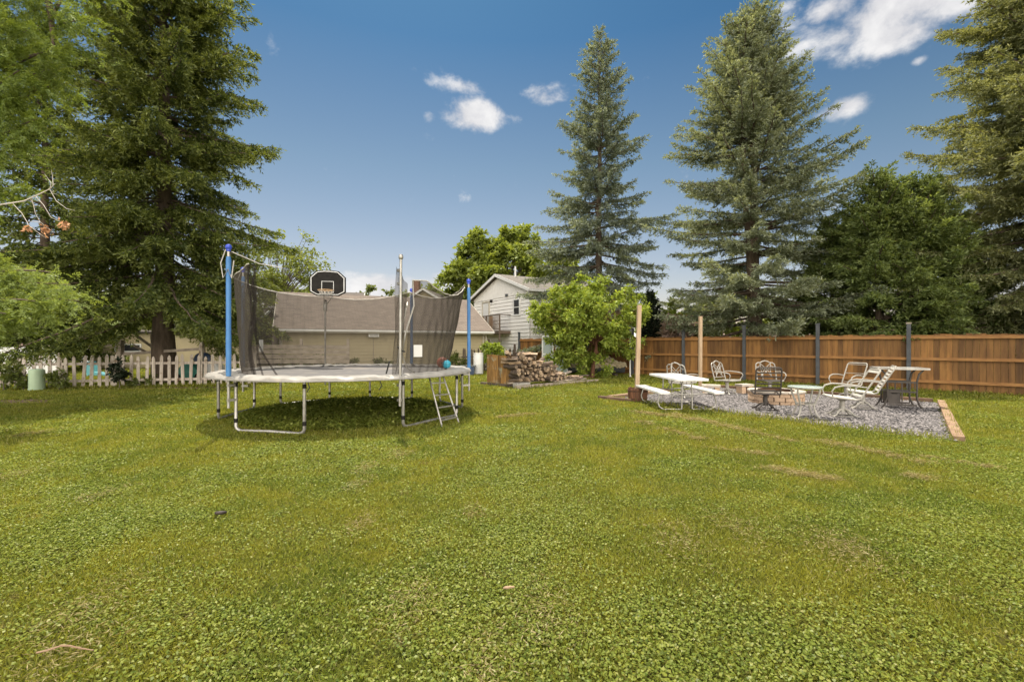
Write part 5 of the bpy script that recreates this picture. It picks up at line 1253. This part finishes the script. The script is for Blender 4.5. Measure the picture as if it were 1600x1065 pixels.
for pts in (((78, 295), (80, 286), (70, 272)), ((83, 289), (82, 275), (80, 265)), ((78, 296), (88, 314), (104, 326), (117, 329)), ((56, 307), (68, 320), (80, 340), (94, 346), (106, 355)), ((50, 311), (56, 335), (63, 347), (84, 363)), ((48, 312), (54, 322), (63, 321)), ((20, 318), (34, 333), (46, 353), (58, 362), (72, 372)), ((62, 347), (50, 346), (42, 346)), ((84, 298), (80, 302), (90, 304))):
    db.tube([dp(x, y, random.uniform(-.04, .04)) for x, y in pts], [.005 - .0035 * i / (len(pts) - 1) for i in range(len(pts))], 6)
db_ = db.build('dead_twig', mt['twig'], t, True)
Ps = []; 
for (x, y) in ((45, 358), (70, 358), (98, 351), (104, 353), (74, 362)):
    n = 26; Ps.append((np.array(dp(x, y)) + rng.normal(size=(n, 3)) * .028))
Ps = np.concatenate(Ps); n = len(Ps)
dl = np_mesh('dry_leaves', diamonds(Ps, unit(rng.normal(size=(n, 3))), unit(rng.normal(size=(n, 3))), rng.uniform(.03, .06, n), rng.uniform(.018, .03, n), .3), mt['dryleaf'], None)
dl.parent = db_; dl.location = -Vector(t.location)

# ================================================================== GROUND AND LAWN
mb = MB(); n = 60; ext = 260
xs = [-ext + 2 * ext * i / n for i in range(n + 1)]; mb.add([(x, y + 120, 0) for y in xs for x in xs], [(j * (n + 1) + i, j * (n + 1) + i + 1, (j + 1) * (n + 1) + i + 1, (j + 1) * (n + 1) + i) for j in range(n) for i in range(n)])
tag(mb.build('lawn', mt['lawn']), kind='structure')
def soil_patch(name, pts, z=.005):
    tag((lambda mb: (mb.add([(p[0], p[1], z) for p in pts], [tuple(range(len(pts)))]), mb.build(name, mt['soil']))[1])(MB()), kind='structure')
rr = random.Random(31)
def blob(c, rx, ry, n=26, rz=0): return [(c[0] + rx * math.cos(i * 6.2832 / n) * rr.uniform(.75, 1.15), c[1] + ry * math.sin(i * 6.2832 / n) * rr.uniform(.75, 1.15)) for i in range(n)]
patches = [blob(G(20, 628), 1.1, .55), blob((tc.x - .6, tc.y - 1.1), 1.0, .34), blob((tc.x + .7, tc.y - .6), .9, .25), blob((-13.2, 15.2), 4.4, .45, 40)]
for pts in patches: soil_patch('soil', pts)
rng = np.random.default_rng(12)
def inpoly(P, poly):
    c = np.zeros(len(P), dtype=bool); n = len(poly)
    for i in range(n):
        x0, y0 = poly[i][0], poly[i][1]; x1, y1 = poly[(i + 1) % n][0], poly[(i + 1) % n][1]
        k = ((y0 > P[:, 1]) != (y1 > P[:, 1])) & (P[:, 0] < (x1 - x0) * (P[:, 1] - y0) / (y1 - y0 + 1e-12) + x0); c ^= k
    return c
def vnoise(P, s, seed):
    rg = np.random.default_rng(seed); T = rg.uniform(size=(64, 64)); x = P[:, 0] / s; y = P[:, 1] / s; xi = np.floor(x).astype(int); yi = np.floor(y).astype(int); fx = x - xi; fy = y - yi; fx = fx * fx * (3 - 2 * fx); fy = fy * fy * (3 - 2 * fy)
    g = lambda a, b: T[a % 64, b % 64]
    return (g(xi, yi) * (1 - fx) + g(xi + 1, yi) * fx) * (1 - fy) + (g(xi, yi + 1) * (1 - fx) + g(xi + 1, yi + 1) * fx) * fy
DENS = 11500.0
def sample(d0, d1, n):
    if d1 <= 4.01: d = np.sqrt(rng.uniform(d0 ** 2, d1 ** 2, n))
    else: d = np.exp(rng.uniform(math.log(d0), math.log(d1), n))
    return np.stack([rng.uniform(-1.32, 1.32, n) * d + rng.uniform(-.8, .8, n), d, np.zeros(n)], 1)
near = sample(1.5, 4, int(DENS * 1.32 * (16 - 2.25))); far = sample(4, 34, int(DENS * 16 * 2.64 * math.log(34 / 4)))
P = np.concatenate([near, far])
pad = [FL, FR, BR, BLc]
keep = ~inpoly(P + rng.normal(size=P.shape) * .045, pad)
for p_ in patches[:1] + patches[3:]: keep &= ~(inpoly(P, p_) & (rng.uniform(size=len(P)) < .85))
for p_ in patches[1:3]: keep &= ~(inpoly(P, p_) & (rng.uniform(size=len(P)) < .55))
mown = vnoise(P, .8, 5) * .5 + vnoise(P, .25, 6) * .5
keep &= rng.uniform(size=len(P)) < np.clip(.45 + 1.3 * mown, 0, 1)
P = P[keep]; n = len(P); d = P[:, 1]
cl = vnoise(P, 1.1, 9) * .45 + vnoise(P, .35, 10) * .35 + vnoise(P, .12, 13) * .2 + .10 * np.clip((4.5 - d) / 3, -1, 1)
under = ((P[:, 0] - tc.x) ** 2 + (P[:, 1] - tc.y) ** 2) < 2.15 ** 2
clover = (cl + rng.normal(size=n) * .16 > .56) | (under & (rng.uniform(size=n) < .8))
sc_ = np.clip(d / 4.2, 1, 5)
hgt = np.where(clover, rng.uniform(.012, .042, n), 0) * np.where(under, 2.6, 1)
P[:, 2] = hgt
az = rng.uniform(0, 6.283, n); el = np.where(clover, rng.normal(.05, .35, n), rng.uniform(.35, 1.35, n))
D = np.stack([np.cos(az) * np.cos(el), np.sin(az) * np.cos(el), np.sin(el)], 1)
Nn = np.where(clover[:, None], np.array([[0, 0, 1.0]]) + rng.normal(size=(n, 3)) * .35, rng.normal(size=(n, 3)) + np.array([[0, -.2, .3]]))
L = np.where(clover, rng.uniform(.011, .023, n), rng.uniform(.022, .052, n)) * np.where(clover, sc_, np.sqrt(sc_)) * np.where(under, 1.5, 1)
W = np.where(clover, rng.uniform(.009, .018, n), rng.uniform(.0035, .0075, n)) * sc_ * np.where(under, 1.3, 1)
# longer unmown blades against fences, posts, edging and under the trampoline rim
TL = []
def fringe(a, b, k, sp=.07):
    f = rng.uniform(size=k)[:, None]; TL.append(np.array(a) * (1 - f) + np.array(b) * f + rng.normal(size=(k, 3)) * np.array([sp, sp, 0]))
fringe(fp0 + fn * .05, fp0 + fu * BAY * 10 + fn * .05, 7000, .09); fringe((-17.6, 14.25, 0), (-9.1, 16.15, 0), 4200, .08)
fringe(FL, FR, 1500, .05); fringe(FR + Vector((.15, 0, 0)), BR + Vector((.17, 0, 0)), 1300, .05); fringe(w0, w1, 500, .06); fringe(pb, pb + wd * WL, 1500, .07); fringe(gl_, gr_, 2500, .15)
TL = np.concatenate(TL); TL[:, 2] = 0; nt_l = len(TL); az = rng.uniform(0, 6.283, nt_l); e_l = rng.uniform(.8, 1.5, nt_l)
V3_ = diamonds(TL, np.stack([np.cos(az) * np.cos(e_l), np.sin(az) * np.cos(e_l), np.sin(e_l)], 1), unit(rng.normal(size=(nt_l, 3)) + np.array([0, -.2, .2])), rng.uniform(.06, .17, nt_l), rng.uniform(.006, .014, nt_l) * np.clip(TL[:, 1] / 9, .8, 1.8), .3)
V = diamonds(P, unit(D), unit(Nn), L, W, .18)
V = np.concatenate([V, V3_]); n0_ = n; n = n + nt_l
cl_a = np.concatenate([np.repeat(np.where(clover, rng.uniform(.35, 1, n0_), 0), 4), np.zeros(nt_l * 4)])
# straw: rows of dry clippings left by the mower
SP = []
rows = [((1050, 648), (1250, 694), 60), ((1200, 733), (1312, 754), 42), ((960, 640), (1130, 664), 40), ((1280, 690), (1460, 728), 40), ((1418, 744), (1452, 752), 14), ((1100, 700), (1200, 712), 16), ((770, 655), (830, 648), 18), ((1000, 660), (1100, 690), 24), ((1440, 715), (1560, 735), 20)]
spots = [(160, 775, .16), (8, 748, .22), (562, 822, .13), (738, 806, .10), (570, 735, .14), (625, 712, .16), (1330, 860, .20), (850, 965, .16), (640, 950, .16), (130, 960, .18), (1310, 868, .2), (50, 680, .2), (560, 760, .12), (1150, 826, .2), (1060, 848, .2), (760, 1055, .14), (100, 1040, .2)]
for (a, b, k) in rows:
    a, b = G(*a), G(*b)
    for i in range(int(k * .62)):
        f = rng.uniform(); c = a * (1 - f) + b * f; m_ = int(rng.uniform(20, 130)); s = rng.uniform(.02, .07)
        SP.append(np.array([c.x, c.y, 0]) + rng.normal(size=(m_, 3)) * np.array([s * 1.8, s * .8, .003]))
for (x, y, s) in spots:
    c = G(x, y); m_ = int(1900 * s); SP.append(np.array([c.x, c.y, 0]) + rng.normal(size=(m_, 3)) * np.array([s * .55, s, .003]))
SP = np.concatenate(SP); m_ = len(SP); SP[:, 2] = np.abs(SP[:, 2]) + rng.uniform(.02, .05, m_)
az = rng.uniform(0, 6.283, m_); Dd = unit(np.stack([np.cos(az), np.sin(az), rng.normal(size=m_) * .25], 1)); sS = np.clip(SP[:, 1] / 5, 1, 2.2)
V2 = diamonds(SP, Dd, unit(rng.normal(size=(m_, 3)) * .4 + np.array([0, 0, 1.0])), rng.uniform(.022, .055, m_) * sS, rng.uniform(.0025, .0042, m_) * sS * 1.3, .1)
o = np_mesh('grass', np.concatenate([V.reshape(-1, 3), V2.reshape(-1, 3)]), mt['blades'], None, {'clover': np.concatenate([cl_a, np.zeros(m_ * 4)]), 'dry': np.concatenate([np.zeros(n * 4), np.repeat(rng.uniform(.55, 1, m_), 4)])})
tag(o, 'mown grass and clover lawn with dry clippings', 'grass', kind='stuff')

# ================================================================== SKY, SUN, CAMERA
SUN_EL, SUN_AZ = R(65), math.atan2(-.30, 1.0)                  # azimuth from +Y towards +X
w = bpy.data.worlds.new('World'); sc.world = w; w.use_nodes = True; nt = w.node_tree; nt.nodes.clear()
sky = N(nt, 'ShaderNodeTexSky', sky_type='NISHITA'); sky.sun_disc = False; sky.sun_elevation = SUN_EL; sky.sun_rotation = SUN_AZ; sky.altitude = 200; sky.air_density = 1.0; sky.dust_density = 1.3; sky.ozone_density = 2.2
tcd = N(nt, 'ShaderNodeTexCoord').outputs['Generated']
def cloud(px, py, wx, wy, amp=1.0):
    v = Vector(((px - CX) / F, 1, (HY - py) / F)); l = v.length; v /= l
    m = N(nt, 'ShaderNodeMapping', vector_type='POINT'); s = (F / wx * l, F / wx * l, F / wy * l); m.inputs['Scale'].default_value = s
    m.inputs['Location'].default_value = tuple(-v[i] * s[i] for i in range(3)); nt.links.new(tcd, m.inputs['Vector'])
    ln = N(nt, 'ShaderNodeVectorMath', operation='LENGTH'); nt.links.new(m.outputs[0], ln.inputs[0])
    return ramp(nt, ln.outputs['Value'], 0, 1.25, amp, 0)
acc = None
for c in ((742, 180, 70, 34), (728, 136, 62, 17, .62), (852, 151, 46, 24, .72), (1322, 164, 58, 25, .95), (1425, 2, 215, 78), (1405, 50, 85, 40, 1.0), (1310, 12, 70, 34, .9), (1435, 95, 18, 10, .5), (670, 183, 18, 14, .5), (800, 182, 32, 14, .45), (600, 446, 90, 30, 1.0), (715, 440, 80, 28, 1.0), (480, 470, 100, 26, .8), (728, 310, 22, 10, .25), (1240, 2, 40, 16, .4), (540, 460, 120, 22, .8), (1300, 330, 60, 30, .2)):
    o_ = cloud(*c)
    if acc is None: acc = o_
    else:
        mx = N(nt, 'ShaderNodeMath', operation='MAXIMUM'); nt.links.new(acc, mx.inputs[0]); nt.links.new(o_, mx.inputs[1]); acc = mx.outputs[0]
wv = N(nt, 'ShaderNodeTexNoise'); wv.inputs['Scale'].default_value = 5.0; wv.inputs['Detail'].default_value = 3; nt.links.new(tcd, wv.inputs['Vector'])
wa = N(nt, 'ShaderNodeVectorMath', operation='MULTIPLY_ADD'); nt.links.new(wv.outputs['Color'], wa.inputs[0]); wa.inputs[1].default_value = (.10, .10, .05); nt.links.new(tcd, wa.inputs[2])
nz = noise(nt, 12.0, (1, 1, 1.5), detail=9, rough=.60, vec=wa.outputs[0])
ad = N(nt, 'ShaderNodeMath', operation='MULTIPLY_ADD'); nt.links.new(nz, ad.inputs[0]); ad.inputs[1].default_value = 1.9; ad.inputs[2].default_value = -.96
a2 = N(nt, 'ShaderNodeMath', operation='ADD'); nt.links.new(acc, a2.inputs[0]); nt.links.new(ad.outputs[0], a2.inputs[1])
fac = ramp(nt, a2.outputs[0], .24, .85, 0, .95)
# unseen bright cloud bank added behind the camera and overhead to fill front faces
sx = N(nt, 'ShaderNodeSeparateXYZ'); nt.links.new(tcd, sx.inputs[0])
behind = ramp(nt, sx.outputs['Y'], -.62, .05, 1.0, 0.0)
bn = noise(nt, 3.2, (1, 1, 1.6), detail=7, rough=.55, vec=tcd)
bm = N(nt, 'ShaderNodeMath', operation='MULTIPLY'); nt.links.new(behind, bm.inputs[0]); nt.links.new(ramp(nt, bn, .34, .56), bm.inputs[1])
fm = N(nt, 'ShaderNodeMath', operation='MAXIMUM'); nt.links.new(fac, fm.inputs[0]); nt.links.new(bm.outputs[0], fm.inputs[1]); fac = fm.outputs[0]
hs = N(nt, 'ShaderNodeHueSaturation'); hs.inputs['Hue'].default_value = .490; hs.inputs['Saturation'].default_value = 1.06; hs.inputs['Value'].default_value = .445; nt.links.new(sky.outputs[0], hs.inputs['Color'])
sz = N(nt, 'ShaderNodeSeparateXYZ'); nt.links.new(tcd, sz.inputs[0])
cr = N(nt, 'ShaderNodeValToRGB'); nt.links.new(sz.outputs['Z'], cr.inputs[0]); el = cr.color_ramp.elements
el[0].position = .10; el[0].color = (1.12, .86, .75, 1); el[1].position = .66; el[1].color = (.20, .42, .54, 1)
for p_, c_ in ((.19, (1.0, .80, .71, 1)), (.36, (.66, .67, .635, 1)), (.56, (.25, .45, .565, 1))):
    e_ = el.new(p_); e_.color = c_
skc = mixc(nt, 1.0, hs.outputs[0], cr.outputs[0], 'MULTIPLY')
shade = ramp(nt, nz, .35, .7, 0, 1)
ccol = mixc(nt, shade, (2.35, 2.33, 2.40), (3.10, 3.06, 3.03))
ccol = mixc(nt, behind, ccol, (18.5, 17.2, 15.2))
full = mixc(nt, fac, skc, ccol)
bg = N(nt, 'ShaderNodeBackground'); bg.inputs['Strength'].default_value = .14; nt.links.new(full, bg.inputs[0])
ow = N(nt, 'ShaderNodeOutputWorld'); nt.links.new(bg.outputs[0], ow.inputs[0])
sun = bpy.data.lights.new('sun', 'SUN'); sun.energy = 3.45; sun.angle = R(.6); sun.color = (1.0, .92, .78)
so = bpy.data.objects.new('sun', sun); COL.objects.link(so)
sv = Vector((math.sin(SUN_AZ) * math.cos(SUN_EL), math.cos(SUN_AZ) * math.cos(SUN_EL), math.sin(SUN_EL)))
so.rotation_euler = sv.to_track_quat('Z', 'Y').to_euler(); so.location = (0, 0, 40)
cam = bpy.data.cameras.new('camera'); co = bpy.data.objects.new('camera', cam); COL.objects.link(co)
cam.sensor_width = 36; cam.lens = 36 * F / 1600; cam.clip_end = 1000; cam.clip_start = .05; cam.shift_y = (HY - 532.5) / 1600
co.location = (0, 0, EYE); co.rotation_euler = (R(90), 0, 0); sc.camera = co
vs_ = sc.view_settings; vs_.view_transform = 'Standard'; vs_.look = 'None'; vs_.gamma = 1.0; vs_.use_curve_mapping = False; vs_.exposure = 1.16
sc.cycles.max_bounces = 8; sc.cycles.transparent_max_bounces = 16; sc.cycles.use_denoising = True
